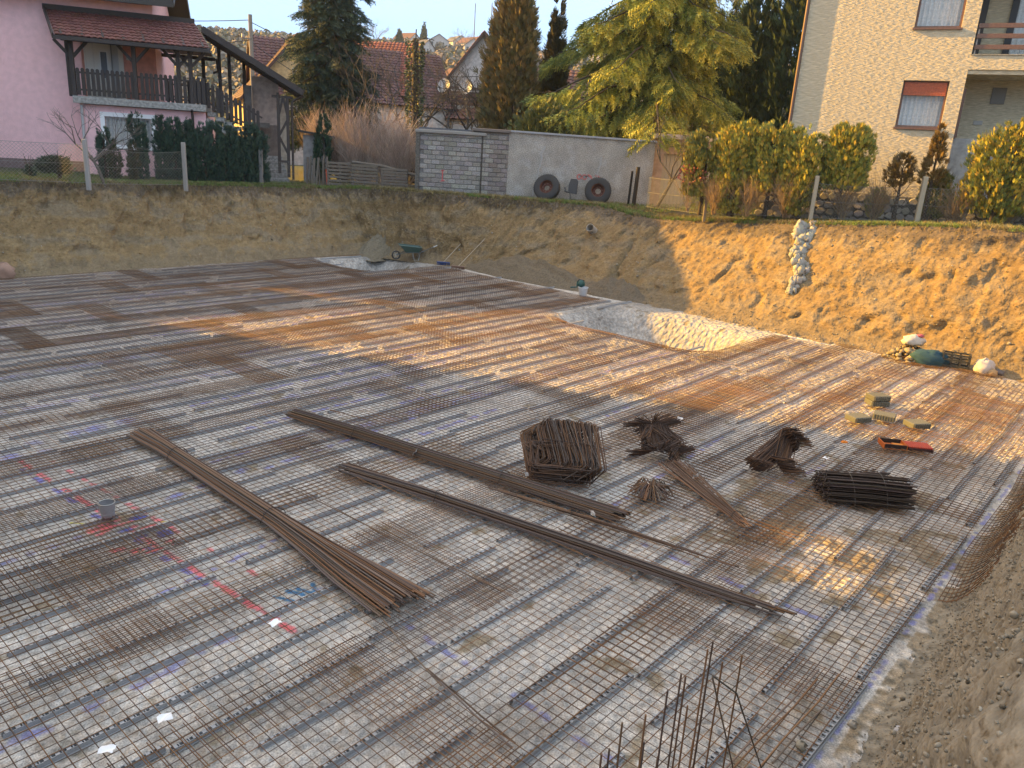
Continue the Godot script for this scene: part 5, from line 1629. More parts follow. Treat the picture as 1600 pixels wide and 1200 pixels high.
func build_street() -> void:
	pink_house()
	shading_houses()
	pale_house()
	concrete_wall()
	# tyres: axis towards the viewer, leaning back
	wheel_thing(Vector3(0.93, 3.30, -32.82), axes(Vector3(0.80, 0.60, 0.0), Vector3(-0.42, 0.28, 0.88)), "left lorry tyre with a red rusty rim leaning on the plastered wall", true)
	wheel_thing(Vector3(3.05, 3.30, -32.78), axes(Vector3(0.9, 0.3, 0.0), Vector3(-0.22, 0.26, 0.94)), "right lorry tyre with a brown open rim leaning on the plastered wall", false)
	var ch := thing("broken_seat", Vector3(2.02, 2.86, -32.9), -0.35)
	tag(ch, "grey broken seat back standing between the two tyres", "seat")
	var sb2 := Mb.new()
	sb2.prism(PackedVector2Array([Vector2(-0.18, 0.28), Vector2(0.17, 0.25), Vector2(0.19, 0.78), Vector2(0.12, 0.86), Vector2(-0.10, 0.86), Vector2(-0.19, 0.6)]), -0.05, 0.05, lin(0.10, 0.105, 0.11))
	obj("backrest", sb2, M.cloth, ch)
	var sf := Mb.new()
	sf.tube([Vector3(-0.36, 0.5, 0.0), Vector3(-0.28, 0.32, 0.05), Vector3(-0.1, 0.3, 0.06), Vector3(-0.05, 0.05, 0.08), Vector3(0.2, 0.02, 0.1)], 0.03, 7, lin(0.07, 0.07, 0.07))
	sf.tube([Vector3(-0.1, 0.3, 0.06), Vector3(-0.34, 0.36, 0.12)], 0.03, 7, lin(0.07, 0.07, 0.07))
	obj("seat_frame", sf, M.painted, ch)
	# two posts at the wall's right end
	for e in [[4.52, -32.45, 1.50, 0.085, lin(0.22, 0.21, 0.19), "thick weathered round post at the right end of the plastered wall"], [4.30, -32.5, 1.32, 0.05, lin(0.07, 0.065, 0.06), "thin dark post beside the thick one at the end of the plastered wall"]]:
		var mb := Mb.new()
		mb.tube([Vector3(0, -0.2, 0), Vector3(0.03, e[2] * 0.5, 0), Vector3(0.05, e[2], 0)], e[3], 10, e[4], e[3] * 0.9)
		var po := obj("wooden_post", mb, M.grey_wood)
		po.position = Vector3(e[0], 2.86, e[1])
		tag(po, e[5], "post")
	pallets()
	fences()
	stone_base()

func pallets() -> void:
	for e in [[-8.15, 2.72, -35.0, 0.12, 1.02, 1.20, "upright broken wooden pallet, the palest, left in the pallet fence"], [-7.0, 2.75, -34.7, -0.12, 0.95, 1.25, "second wooden pallet in the fence, right of the pale upright one"], [-5.65, 2.78, -34.45, -0.10, 0.85, 1.25, "dark low pallet at the right end of the fence by the blockwork wall"]]:
		var o := thing("pallet", Vector3(e[0], e[1], e[2]), e[3])
		tag(o, e[6], "pallet", "pallets set up as a fence")
		var n := 7
		for k in n:
			var b := Mb.new()
			b.cbox(Transform3D(Basis(Vector3.BACK, rf(-0.015, 0.015)), Vector3(rf(-0.02, 0.02), 0.08 + k * (e[4] - 0.12) / (n - 1), 0.06)), Vector3(e[5] - rf(0, 0.12), 0.095, 0.022), 0.004, vary(lin(1, 1, 1), 0.2))
			obj("slat", b, M.grey_wood, o)
		for x in [-0.52, 0.0, 0.52]:
			var b := Mb.new()
			b.cbox(Transform3D(Basis.IDENTITY, Vector3(x * e[5] / 1.2, e[4] / 2, 0.0)), Vector3(0.09, e[4], 0.09), 0.006, vary(lin(0.9, 0.9, 0.9), 0.15))
			obj("bearer", b, M.grey_wood, o)
	# leaning boards left of the pallets and a rail along the top
	for k in 9:
		var b := Mb.new()
		var hgt := rf(0.75, 1.3)
		b.bar(Vector3(0, -0.05, 0), Vector3(rf(-0.08, 0.1), hgt, -0.1), 0.03, rf(0.06, 0.12), vary(lin(1.1, 1.1, 1.1), 0.2), Vector3.RIGHT)
		var bo := obj("leaning_board", b, M.grey_wood)
		bo.position = Vector3(-9.75 + k * 0.115 + rf(-0.03, 0.03), 2.72, -35.35 + rf(-0.1, 0.1))
		tag(bo, "grey weathered board, %s of those leaning left of the pallets" % ["first", "second", "third", "fourth", "fifth", "sixth", "seventh", "eighth", "ninth"][k], "board", "boards leaning beside the pallets")
	var r := Mb.new()
	r.tube([Vector3(-7.6, 3.78, -34.9), Vector3(-6.3, 3.70, -34.7), Vector3(-4.75, 3.42, -34.35)], 0.07, 8, lin(0.8, 0.8, 0.8))
	tag(obj("wooden_rail", r, M.grey_wood), "long grey pole lying along the top of the pallet fence", "pole")
	var rd := Mb.new()
	rd.tube([Vector3(-8.72, 2.75, -35.0), Vector3(-8.78, 3.4, -35.05)], 0.04, 6, lin(0.75, 0.14, 0.06))
	tag(obj("red_stake", rd, M.painted), "small red stake left of the pale pallet", "stake")

# diamond wire netting between two points
func netting(o: Node3D, a: Vector3, b: Vector3, h: float, cell: float, r: float, sag: float) -> void:
	var mb := Mb.new()
	var d := b - a
	var L := d.length()
	var x := d.normalized()
	var n := int((L + h) / cell)
	var P := func(s: float, y: float) -> Vector3: return a + x * s + Vector3(0, y - sag * sin(PI * s / L) * y / h, 0) + Vector3(0, 0, 0.02 * sin(s * 2.3))
	for k in n:
		var s0: float = k * cell
		var y0 := 0.0
		if s0 > L: y0 = s0 - L; s0 = L
		# rising to the left
		var s1: float = k * cell - h
		var y1 := h
		if s1 < 0.0: y1 = h + s1; s1 = 0.0
		if y1 > y0: mb.tube([P.call(s0, y0), P.call((s0 + s1) / 2, (y0 + y1) / 2), P.call(s1, y1)], r, 3, Color.WHITE, -1, false)
		if y1 > y0: mb.tube([P.call(L - s0, y0), P.call(L - (s0 + s1) / 2, (y0 + y1) / 2), P.call(L - s1, y1)], r, 3, Color.WHITE, -1, false)
	for y in [0.02, h * 0.5, h]:
		var pts := []
		for k in 9: pts.append(P.call(L * k / 8.0, y))
		mb.tube(pts, r * 1.6, 4, Color.WHITE, -1, false)
	tag(obj("wire_netting", mb, M.wire, o), "", "", "", "stuff")

func fence_post(called: String, at: Vector3, h: float, lean: Vector3, w: float, col: Color, label: String) -> void:
	var mb := Mb.new()
	mb.cbox(Transform3D(axes(Vector3(1, 0, 0.1), Vector3(lean.x, 1, lean.z)), Vector3(lean.x * h * 0.5, h * 0.5 - 0.1, lean.z * h * 0.5)), Vector3(w, h + 0.2, w * 0.85), w * 0.12, col)
	var o := obj(called, mb, M.stone)
	o.position = at
	tag(o, label, "fence post", "posts of the wire fences")

func fences() -> void:
	fence_post("concrete_fence_post", Vector3(-14.62, 2.75, -26.4), 1.45, Vector3(-0.02, 0, 0), 0.14, lin(0.40, 0.39, 0.38), "left concrete fence post beside the bare tree, in front of the pink house")
	fence_post("concrete_fence_post", Vector3(-12.6, 2.7, -29.4), 1.55, Vector3(-0.05, 0, 0), 0.14, lin(0.38, 0.36, 0.33), "middle concrete fence post standing before the dark hedge")
	fence_post("concrete_fence_post", Vector3(-10.95, 2.68, -32.9), 1.42, Vector3(0, 0, 0), 0.15, lin(0.22, 0.21, 0.2), "grey concrete fence post at the hedge's right end by the steps")
	fence_post("concrete_fence_post", Vector3(9.32, 3.15, -25.5), 1.36, Vector3(-0.04, 0, 0), 0.13, lin(0.50, 0.43, 0.31), "left sunlit concrete post before the golden hedge")
	fence_post("concrete_fence_post", Vector3(12.35, 3.25, -24.7), 1.44, Vector3(-0.05, 0, 0), 0.15, lin(0.52, 0.46, 0.34), "right sunlit concrete post by the small brown conifer")
	fence_post("rough_fence_post", Vector3(13.45, 3.35, -24.2), 1.15, Vector3(0.03, 0, 0), 0.09, lin(0.30, 0.22, 0.14), "thin rough wooden post between the right concrete post and the right golden bush")
	fence_post("rough_fence_post", Vector3(6.35, 2.9, -27.6), 1.25, Vector3(0.02, 0, 0), 0.10, lin(0.34, 0.27, 0.18), "rough pale stump-like post at the left end of the golden hedge")
	var o := thing("wire_fence", Vector3.ZERO)
	tag(o, "sagging wire netting fence in front of the pink house and dark hedge", "wire fence")
	netting(o, Vector3(-18.8, 2.85, -23.6), Vector3(-14.6, 2.78, -26.4), 1.25, 0.115, 0.0035, 0.04)
	netting(o, Vector3(-14.6, 2.75, -26.4), Vector3(-12.65, 2.72, -29.4), 1.2, 0.115, 0.003, 0.1)
	netting(o, Vector3(-10.95, 2.68, -32.9), Vector3(-9.9, 2.68, -34.6), 1.0, 0.115, 0.003, 0.05)
	var p := thing("wire_fence", Vector3.ZERO)
	tag(p, "old wire netting fence along the foot of the golden hedge", "wire fence")
	netting(p, Vector3(4.9, 2.85, -31.5), Vector3(6.35, 2.95, -27.6), 1.15, 0.10, 0.0035, 0.05)
	netting(p, Vector3(6.35, 2.98, -27.6), Vector3(9.3, 3.18, -25.5), 1.12, 0.10, 0.0035, 0.1)
	netting(p, Vector3(9.3, 3.18, -25.5), Vector3(12.3, 3.3, -24.7), 1.1, 0.10, 0.0035, 0.08)
	netting(p, Vector3(12.3, 3.3, -24.7), Vector3(17.5, 3.5, -21.8), 1.05, 0.10, 0.0035, 0.05)

func stone_base() -> void:
	var o := thing("rubble_stone_wall", Vector3(8.3, 3.0, -28.2), deg_to_rad(-24.3))
	tag(o, "low wall of pale irregular stones with dark joints behind the wire fence", "stone wall")
	var bk := Mb.new()
	bk.bx(0.0, 9.2, -0.4, 1.0, -0.5, -0.03, lin(0.17, 0.16, 0.145))
	obj("wall_core", bk, M.stone, o)
	for r in 4:
		for k in 30:
			var cx: float = 0.15 + k * 0.31 + (0.15 if r % 2 else 0.0) + rf(-0.05, 0.05); var cy: float = 0.10 + r * 0.245 + rf(-0.04, 0.04)
			var n := 6 + rng.randi() % 3
			var out := []; var ins := []
			var col := vary(lin(0.50, 0.47, 0.43), 0.22)
			for q in n:
				var a := TAU * q / n + rf(-0.2, 0.2)
				var rr := rf(0.85, 1.1)
				out.append(Vector3(cx + cos(a) * 0.158 * rr, cy + sin(a) * 0.125 * rr, -0.03)); ins.append(Vector3(cx + cos(a) * 0.135 * rr, cy + sin(a) * 0.105 * rr, 0.03 + rf(0, 0.015)))
			var mb := Mb.new()
			for q in n: mb.quad(out[q], out[(q + 1) % n], ins[(q + 1) % n], ins[q], col)
			mb.poly(ins, col)
			obj("stone", mb, M.stone, o)
# small leaf shapes, one unit long along +y
func spray_leaf() -> ArrayMesh:      # flat fan of scaly twigs, as on arborvitae
	var mb := Mb.new()
	for e in [[0.0, 1.15], [0.32, 0.85], [-0.32, 0.85], [0.6, 0.6], [-0.6, 0.6]]:
		var d := Vector3(sin(e[0]), cos(e[0]), 0.12 * sin(e[0] * 5))
		var o := Vector3(0, 0.25 * (1.0 - e[1]), 0)
		var s := Vector3(d.y, -d.x, 0) * 0.062
		mb.quad(o - s * 0.5, o + s * 0.5, o + d * e[1] * 0.7 + s, o + d * e[1] * 0.7 - s)
		mb.tri(o + d * e[1] * 0.7 - s, o + d * e[1] * 0.7 + s, o + d * e[1])
	return mb.mesh(M.leaf)
func needle_leaf() -> ArrayMesh:     # twig with short needles on all sides
	var mb := Mb.new()
	for i in 16:
		var y := i / 16.0
		var a := i * 2.4
		var d := Vector3(cos(a) * 0.30, 0.20, sin(a) * 0.30) * (1.0 - 0.35 * y)
		var w := Vector3(-sin(a), 0, cos(a)) * 0.05
		mb.tri(Vector3(0, y, 0) - w, Vector3(0, y, 0) + w, Vector3(0, y, 0) + d)
	mb.tri(Vector3(-0.02, 0, 0), Vector3(0.02, 0, 0), Vector3(0, 1.05, 0))
	mb.tri(Vector3(0, 0, -0.02), Vector3(0, 0, 0.02), Vector3(0, 1.05, 0))
	return mb.mesh(M.leaf)
func broad_leaf() -> ArrayMesh:
	var mb := Mb.new()
	mb.quad(Vector3(0, 0, 0), Vector3(0.34, 0.42, 0.06), Vector3(0, 1, -0.04), Vector3(-0.34, 0.42, 0.06))
	return mb.mesh(M.leaf)
func grass_leaf() -> ArrayMesh:
	var mb := Mb.new()
	for i in 6:
		var a := i * 1.1
		var o := Vector3(cos(a), 0, sin(a)) * 0.12
		var d := Vector3(cos(a * 1.7) * 0.35, rng.randf_range(0.6, 1.0), sin(a * 1.7) * 0.35)
		var w := Vector3(-sin(a), 0, cos(a)) * 0.035
		mb.quad(o - w, o + w, o + d * 0.55 + w * 0.8, o + d * 0.55 - w * 0.8)
		mb.tri(o + d * 0.55 - w * 0.8, o + d * 0.55 + w * 0.8, o + d + Vector3(d.x, -0.1, d.z) * 0.3)
	return mb.mesh(M.grass)

func aim(d: Vector3, p: Vector3, s: float, roll := -1.0) -> Transform3D:
	d = d.normalized()
	var x := d.cross(Vector3(0.3, 0.1, 0.9)).normalized()
	var b := Basis(x, d, x.cross(d))
	b = Basis(d, rf(0, TAU) if roll < 0 else roll) * b
	return Transform3D(b.scaled_local(Vector3.ONE * s), p)

# a clipped or free-standing arborvitae: sprays over an uneven upright body
func thuja(called: String, at: Vector3, h: float, r: float, cols: Array, n: int, size: float, label: String, cat: String, group: String, up := 1.1, shape := 0, trunk := 0.0) -> Node3D:
	var o := thing(called, at)
	tag(o, label, cat, group)
	var tk := Mb.new()
	tk.tube([Vector3(0, -0.1, 0), Vector3(0.02, h * 0.4, 0.01), Vector3(0, h * 0.85, 0)], 0.05 + r * 0.05, 7, lin(1, 1, 1), 0.015)
	for k in 10:
		var a := k * 2.4; var y := h * (0.15 + 0.07 * k)
		tk.tube([Vector3(0, y, 0), Vector3(cos(a) * r * 0.4, y + 0.2, sin(a) * r * 0.4), Vector3(cos(a) * r * 0.7, y + 0.5, sin(a) * r * 0.7)], 0.018, 4, Color.WHITE, 0.006)
	obj("trunk", tk, M.bark, o)
	var tfs := []; var cl := []
	var sd := rf(0, 100)
	# upright plumes make the outline uneven
	var plumes := []
	for k in int(14 + r * 14):
		var a := rf(0, TAU); var q := sqrt(rng.randf())
		plumes.append([a, q, rf(0.72, 1.10)])
	for i in n:
		var p: Vector3; var out: Vector3
		var pl: Array = plumes[rng.randi() % plumes.size()]
		var a: float = pl[0] + rf(-0.35, 0.35); var t := pow(rng.randf(), 0.85)
		var prof: float
		if shape == 0: prof = sin(PI * clamp(0.12 + 0.80 * t, 0, 1)) * 0.55 + 0.45 if t < 0.85 else lerp(0.85, 0.15, (t - 0.85) / 0.15)
		elif shape == 1: prof = pow(1.0 - t, 0.75) * 1.0 + 0.03
		else: prof = 1.0 if t < 0.8 else sqrt(max(0.0, 1.0 - pow((t - 0.8) / 0.2, 2))) * 0.7 + 0.3
		var lump: float = 1.0 + 0.45 * n1.get_noise_3d(cos(a) * 2 + sd, t * h * 1.1, sin(a) * 2)
		var q: float = r * prof * lump * (0.55 + 0.45 * pl[1]) * rf(0.62, 1.0)
		p = Vector3(cos(a) * q, trunk + (h - trunk) * t * pl[2], sin(a) * q)
		if n1.get_noise_3d(p.x * 1.6 + sd, p.y * 1.3, p.z * 1.6) < -0.24: continue
		out = Vector3(cos(a) * 0.75, up + rf(-0.25, 0.3), sin(a) * 0.75)
		tfs.append(aim(out, p, size * rf(0.7, 1.3)))
		cl.append(vary(cols[rng.randi() % cols.size()], 0.25))
	tag(many("foliage", spray, tfs, cl, o), "", "", "", "stuff")
	return o

var spray: ArrayMesh; var needle: ArrayMesh; var broad: ArrayMesh; var blade: ArrayMesh

func conifer(called: String, at: Vector3, h: float, r: float, y0: float, whorls: int, per: int, droop: float, cols: Array, dens: float, size: float, hang: float, label: String, cat := "conifer", irregular := 0.25) -> Node3D:
	var o := thing(called, at)
	tag(o, label, cat)
	var tk := Mb.new()
	tk.tube([Vector3(0, -0.2, 0), Vector3(0.05, h * 0.5, 0), Vector3(0, h, 0)], 0.02 * h, 9, Color.WHITE, 0.02)
	obj("trunk", tk, M.bark, o)
	var br := Mb.new()
	var tfs := []; var cl := []
	for w in whorls:
		var f := float(w) / whorls
		var y: float = lerp(y0, h * 0.98, pow(f, 0.95))
		var L0: float = r * pow(1.0 - f, 0.8) + 0.25
		for k in per:
			var a := TAU * k / per + w * 1.3 + rf(-0.3, 0.3)
			var L: float = L0 * rf(1.0 - irregular * 1.6, 1.0 + irregular)
			var pts := []
			var lift := rf(-0.05, 0.12)
			for q in 7:
				var s := q / 6.0
				pts.append(Vector3(cos(a) * L * s, y + rf(-0.02, 0.02) * L + L * (lift * s + droop * (-s * s * 0.9 + 0.35 * pow(s, 4))), sin(a) * L * s))
			br.tube(pts, 0.012 * h * 0.18 + 0.012 * L, 4, Color.WHITE, 0.006, false)
			var n := int(L * dens) + 4
			var tone := rf(0.8, 1.2)
			for i in n:
				var s: float = 0.12 + 0.88 * pow(rng.randf(), 0.75)
				var fi := s * 6.0; var b := int(min(5, fi))
				var p: Vector3 = pts[b].lerp(pts[b + 1], fi - b)
				var side := Vector3(-sin(a), 0, cos(a)) * rf(-1, 1) * L * 0.26 * (1.15 - s * 0.8) * (0.4 + s)
				p += side + Vector3(0, rf(-0.06, 0.05) - side.length() * 0.25 * droop - rf(0, 1) * hang * 0.5, 0)
				var d := Vector3(cos(a) * 0.8, 0.15 - hang * rf(0.6, 2.2), sin(a) * 0.8) + side.normalized() * 0.8
				tfs.append(aim(d, p, size * rf(0.65, 1.3)))
				var c: Color = cols[rng.randi() % cols.size()]
				cl.append(vary(Color(c.r * tone, c.g * tone, c.b * tone), 0.2))
	obj("branches", br, M.bark, o)
	tag(many("foliage", needle, tfs, cl, o), "", "", "", "stuff")
	return o

func twigs(mb: Mb, p: Vector3, d: Vector3, L: float, r: float, depth: int, spread: float, col: Color, grav := 0.0) -> void:
	var bend := Vector3(rf(-1, 1), rf(-0.3, 0.6), rf(-1, 1)) * 0.25
	var m := p + (d + bend * 0.5).normalized() * L * 0.5
	var e := m + (d + bend + Vector3(0, -grav, 0)).normalized() * L * 0.5
	mb.tube([p, m, e], r, 3 if r < 0.02 else 6, vary(col, 0.2), r * 0.6, false)
	if depth <= 0: return
	var n := 2 + (rng.randi() % 2)
	for i in n:
		var nd := (d + Vector3(rf(-1, 1), rf(-0.5, 0.7), rf(-1, 1)) * spread).normalized()
		twigs(mb, e if i < 2 else m, nd, L * rf(0.6, 0.85), r * 0.62, depth - 1, spread, col, grav)

func bare_tree(called: String, at: Vector3, h: float, r: float, depth: int, spread: float, col: Color, label: String, lean := Vector3.ZERO, cat := "bare tree") -> Node3D:
	var o := thing(called, at)
	tag(o, label, cat)
	var mb := Mb.new()
	var top := Vector3(lean.x, h * 0.32, lean.z)
	mb.tube([Vector3(0, -0.1, 0), top * 0.5 + Vector3(0.03, 0, 0), top], r, 7, col, r * 0.8)
	obj("trunk", mb, M.twig, o)
	var cr := Mb.new()
	for k in 4:
		var a := k * 1.7 + rf(-0.4, 0.4)
		twigs(cr, top * rf(0.75, 1.0), (Vector3(cos(a), rf(0.7, 1.5), sin(a)) * 0.8 + lean * 0.3).normalized(), h * 0.27, r * 0.6, depth, spread, col)
	obj("branches", cr, M.twig, o)
	return o

func bare_shrub(called: String, at: Vector3, h: float, w: float, n: int, cols: Array, label: String, group := "") -> void:
	var o := thing(called, at)
	tag(o, label, "bare shrub", group)
	var mb := Mb.new()
	for i in n:
		var a := rf(0, TAU); var q := rf(0.0, 1.0)
		var d := Vector3(cos(a) * q * w / h, 1.0, sin(a) * q * w / h)
		var L := h * rf(0.6, 1.05) * (1.0 - 0.25 * q)
		var c: Color = cols[rng.randi() % cols.size()]
		var p0 := Vector3(cos(a), 0, sin(a)) * 0.15 * q * w
		var pts := [p0, p0 + d * L * 0.35 + Vector3(rf(-1, 1), 0, rf(-1, 1)) * 0.06, p0 + d * L * 0.7 + Vector3(rf(-1, 1), 0, rf(-1, 1)) * 0.1, p0 + d * L + Vector3(rf(-1, 1), 0, rf(-1, 1)) * 0.16]
		mb.tube(pts, 0.011, 3, vary(c, 0.25), 0.004, false)
		for k in 9:
			var s := rf(0.25, 0.97) * 3.0
			var b := int(min(2, s))
			var p: Vector3 = pts[b].lerp(pts[b + 1], s - b)
			var td := (d + Vector3(rf(-1, 1), rf(-0.3, 0.6), rf(-1, 1)) * 0.95).normalized()
			mb.tube([p, p + td * rf(0.2, 0.5), p + td * rf(0.5, 0.95) + Vector3(rf(-0.08, 0.08), 0.05, rf(-0.08, 0.08))], 0.0055, 3, vary(c, 0.25), 0.002, false)
	obj("stems", mb, M.twig, o)

func build_plants() -> void:
	spray = spray_leaf(); needle = needle_leaf(); broad = broad_leaf(); blade = grass_leaf()
	# dark hedge in front of the pink house
	var dk := [lin(0.035, 0.070, 0.048), lin(0.048, 0.088, 0.055), lin(0.028, 0.055, 0.042)]
	var ord := ["first", "second", "third", "fourth", "fifth", "sixth", "seventh", "eighth", "ninth", "tenth", "eleventh", "twelfth"]
	for k in 11:
		var f := k / 10.0
		var p := Vector3(lerp(-14.05, -11.05, f), 2.72, lerp(-30.9, -33.2, f))
		thuja("hedge_conifer", p, 2.20 + rf(-0.06, 0.08) - 0.06 * f, 0.36, dk, 2600, 0.13, "dark columnar conifer, %s from the left in the clipped hedge" % ord[k], "conifer", "dark conifers of the hedge", 1.5, 2)
	thuja("hedge_conifer", Vector3(-14.75, 2.72, -30.3), 2.25, 0.34, dk, 2400, 0.13, "dark rounded conifer standing alone left of the clipped hedge, before the grilled window", "conifer", "dark conifers of the hedge", 1.5, 2)
	thuja("hedge_conifer", Vector3(-15.7, 2.72, -29.6), 1.75, 0.26, dk, 1500, 0.13, "slim dark conifer just right of the bare tree", "conifer", "dark conifers of the hedge", 1.5, 2)
	var ol := [lin(0.055, 0.060, 0.025), lin(0.075, 0.065, 0.030), lin(0.035, 0.050, 0.022)]
	thuja("small_bush", Vector3(-15.25, 2.72, -29.4), 1.35, 0.28, ol, 600, 0.15, "olive brown bush between the slim and the rounded dark conifer", "bush", "", 1.3, 0)
	thuja("small_bush", Vector3(-14.65, 2.72, -29.7), 1.25, 0.24, ol, 450, 0.15, "smaller olive bush at the foot of the rounded dark conifer", "bush", "", 1.3, 0)
	thuja("spreading_bush", Vector3(-15.95, 2.78, -27.0), 0.75, 0.62, [lin(0.040, 0.060, 0.038), lin(0.055, 0.075, 0.045)], 900, 0.18, "low spreading green juniper left of the bare tree", "bush", "", 0.5, 0, 0.2)
	thuja("spreading_bush", Vector3(-18.6, 2.85, -26.2), 0.85, 0.45, [lin(0.040, 0.060, 0.038), lin(0.055, 0.075, 0.045)], 500, 0.18, "small green bush at the left edge before the pink house", "bush", "", 0.9, 0)
	thuja("spreading_bush", Vector3(-17.2, 2.78, -27.4), 0.38, 0.2, dk, 200, 0.12, "tiny dark bush by the plinth of the pink house", "bush", "", 0.9, 0)
	bare_tree("bare_tree", Vector3(-14.72, 2.72, -27.6), 2.9, 0.055, 4, 0.75, lin(0.11, 0.095, 0.085), "small bare fruit tree beside the left concrete post", Vector3(-0.35, 0, 0.1))
	thuja("cone_conifer", Vector3(-9.35, 2.74, -36.8), 2.75, 0.46, [lin(0.025, 0.055, 0.03), lin(0.035, 0.07, 0.032)], 2000, 0.16, "small green cone-shaped conifer behind the pallet fence", "conifer", "", 1.5, 0)
	# bare thicket behind the pallets
	var tw := [lin(0.42, 0.30, 0.24), lin(0.34, 0.27, 0.23), lin(0.48, 0.37, 0.29), lin(0.28, 0.22, 0.18)]
	for e in [[-8.8, -38.6, 3.6, 2.2, "first"], [-7.6, -37.6, 3.6, 2.3, "second"], [-6.5, -37.0, 3.5, 2.2, "third"], [-5.6, -36.4, 3.1, 1.8, "fourth"], [-10.3, -39.5, 3.2, 1.2, "leftmost, shaded"]]:
		bare_shrub("bare_shrub", Vector3(e[0], 2.75, e[1]), e[2], e[3], 130, tw, "pinkish brown bare shrub behind the pallet fence, %s from the left" % e[4] if e[4] != "leftmost, shaded" else "bare shrub beside the stair roof, leftmost of the thicket", "bare shrubs behind the pallets")
	# spruce behind, cedar, brown arborvitaes, dark cypresses
	conifer("spruce_tree", Vector3(-10.9, 2.8, -45.0), 16.5, 2.5, 2.4, 30, 9, 0.55, [lin(0.034, 0.062, 0.045), lin(0.048, 0.078, 0.05), lin(0.075, 0.10, 0.055)], 26.0, 0.46, 0.55, "tall dark spruce with drooping twigs behind the porch roof", "spruce")
	conifer("golden_cedar", Vector3(6.1, 2.8, -40.5), 15.0, 6.6, 1.6, 17, 9, 0.62, [lin(0.36, 0.37, 0.085), lin(0.44, 0.43, 0.10), lin(0.26, 0.30, 0.08), lin(0.15, 0.20, 0.065)], 44.0, 0.55, 0.95, "large golden weeping cedar behind the plastered wall", "cedar", 0.34)
	var bn := [lin(0.17, 0.125, 0.045), lin(0.13, 0.11, 0.045), lin(0.21, 0.145, 0.055), lin(0.09, 0.09, 0.042)]
	thuja("brown_arborvitae", Vector3(-0.9, 2.8, -40.8), 9.6, 1.5, bn, 11000, 0.34, "tall brownish arborvitae beside the house with the balcony", "arborvitae", "brown arborvitaes behind the wall", 1.0, 0)
	thuja("brown_arborvitae", Vector3(1.15, 2.8, -43.5), 9.3, 1.35, [lin(0.060, 0.052, 0.028), lin(0.045, 0.045, 0.024), lin(0.075, 0.058, 0.028)], 8000, 0.34, "second, darker arborvitae between the brown one and the cedar", "arborvitae", "brown arborvitaes behind the wall", 1.0, 1)
	for e in [[12.2, -46.0, 10.6, 1.7], [14.2, -45.0, 11.6, 1.9], [10.8, -47.5, 9.4, 1.6]]:
		thuja("dark_cypress", Vector3(e[0], 2.8, e[1]), e[2], e[3], [lin(0.032, 0.058, 0.028), lin(0.042, 0.07, 0.03), lin(0.026, 0.045, 0.024)], 9000, 0.45, ("dark cypress between the cedar and the pale house, the middle one" if e[0] == 12.2 else ("tallest dark cypress right against the pale house" if e[0] > 13 else "left dark cypress partly behind the cedar")), "cypress", "dark cypresses", 1.1, 0)
	thuja("low_evergreen", Vector3(0.6, 2.8, -37.2), 3.8, 1.7, [lin(0.055, 0.075, 0.025), lin(0.09, 0.10, 0.03)], 5000, 0.24, "green evergreen shrub under the cedar behind the wall", "shrub", "", 1.1, 0)
	# ivy-clad trunk
	var iv := thing("ivy_trunk", Vector3(-5.6, 2.8, -39.6))
	tag(iv, "dead trunk wrapped in ivy standing upright behind the blockwork wall", "ivy trunk")
	var tk := Mb.new()
	tk.tube([Vector3(0, 0, 0), Vector3(0.05, 3.5, 0), Vector3(0.0, 6.7, 0)], 0.22, 9, Color.WHITE, 0.14)
	tk.tube([Vector3(0.0, 6.4, 0), Vector3(0.02, 7.1, 0)], 0.03, 5); tk.tube([Vector3(0.1, 6.6, 0), Vector3(0.5, 6.75, 0.1), Vector3(0.9, 6.65, 0.1)], 0.02, 5)
	obj("trunk", tk, M.bark, iv)
	var tf := []; var cl := []
	for i in 2600:
		var y := rf(0.2, 6.6); var a := rf(0, TAU)
		var rr: float = 0.30 + 0.14 * n1.get_noise_2d(a, y * 1.2) + rf(-0.05, 0.07)
		tf.append(aim(Vector3(cos(a), rf(-0.8, 0.3), sin(a)), Vector3(cos(a) * rr, y, sin(a) * rr), rf(0.10, 0.17)))
		cl.append(vary([lin(0.045, 0.065, 0.028), lin(0.10, 0.11, 0.05), lin(0.16, 0.15, 0.08)][i % 3], 0.25))
	tag(many("ivy_leaves", broad, tf, cl, iv), "", "", "", "stuff")
	# bare fruit trees behind the wall
	for e in [[-8.2, -43.0, 6.2, 0.13, "bare tree between the spruce and the ivy trunk"], [-3.4, -43.5, 6.0, 0.15, "dark bare fruit tree just right of the ivy trunk"], [-2.4, -45.5, 5.2, 0.12, "bare tree in front of the house with the balcony"], [-6.6, -46.0, 6.8, 0.12, "bare tree behind the ivy trunk against the hill"]]:
		bare_tree("bare_tree", Vector3(e[0], 2.8, e[1]), e[2], e[3], 6, 0.8, lin(0.085, 0.070, 0.058), e[4])
	bare_tree("young_bare_tree", Vector3(5.3, 2.88, -31.6), 3.4, 0.07, 4, 0.5, lin(0.06, 0.05, 0.04), "young leaning bare tree before the cream garage", Vector3(0.55, 0, 0))
	# golden hedge along the right edge
	var go := [lin(0.36, 0.31, 0.040), lin(0.29, 0.275, 0.044), lin(0.18, 0.21, 0.044), lin(0.41, 0.29, 0.045), lin(0.11, 0.145, 0.038)]
	var gr := [lin(0.20, 0.20, 0.04), lin(0.15, 0.165, 0.038), lin(0.28, 0.22, 0.04), lin(0.10, 0.12, 0.034)]
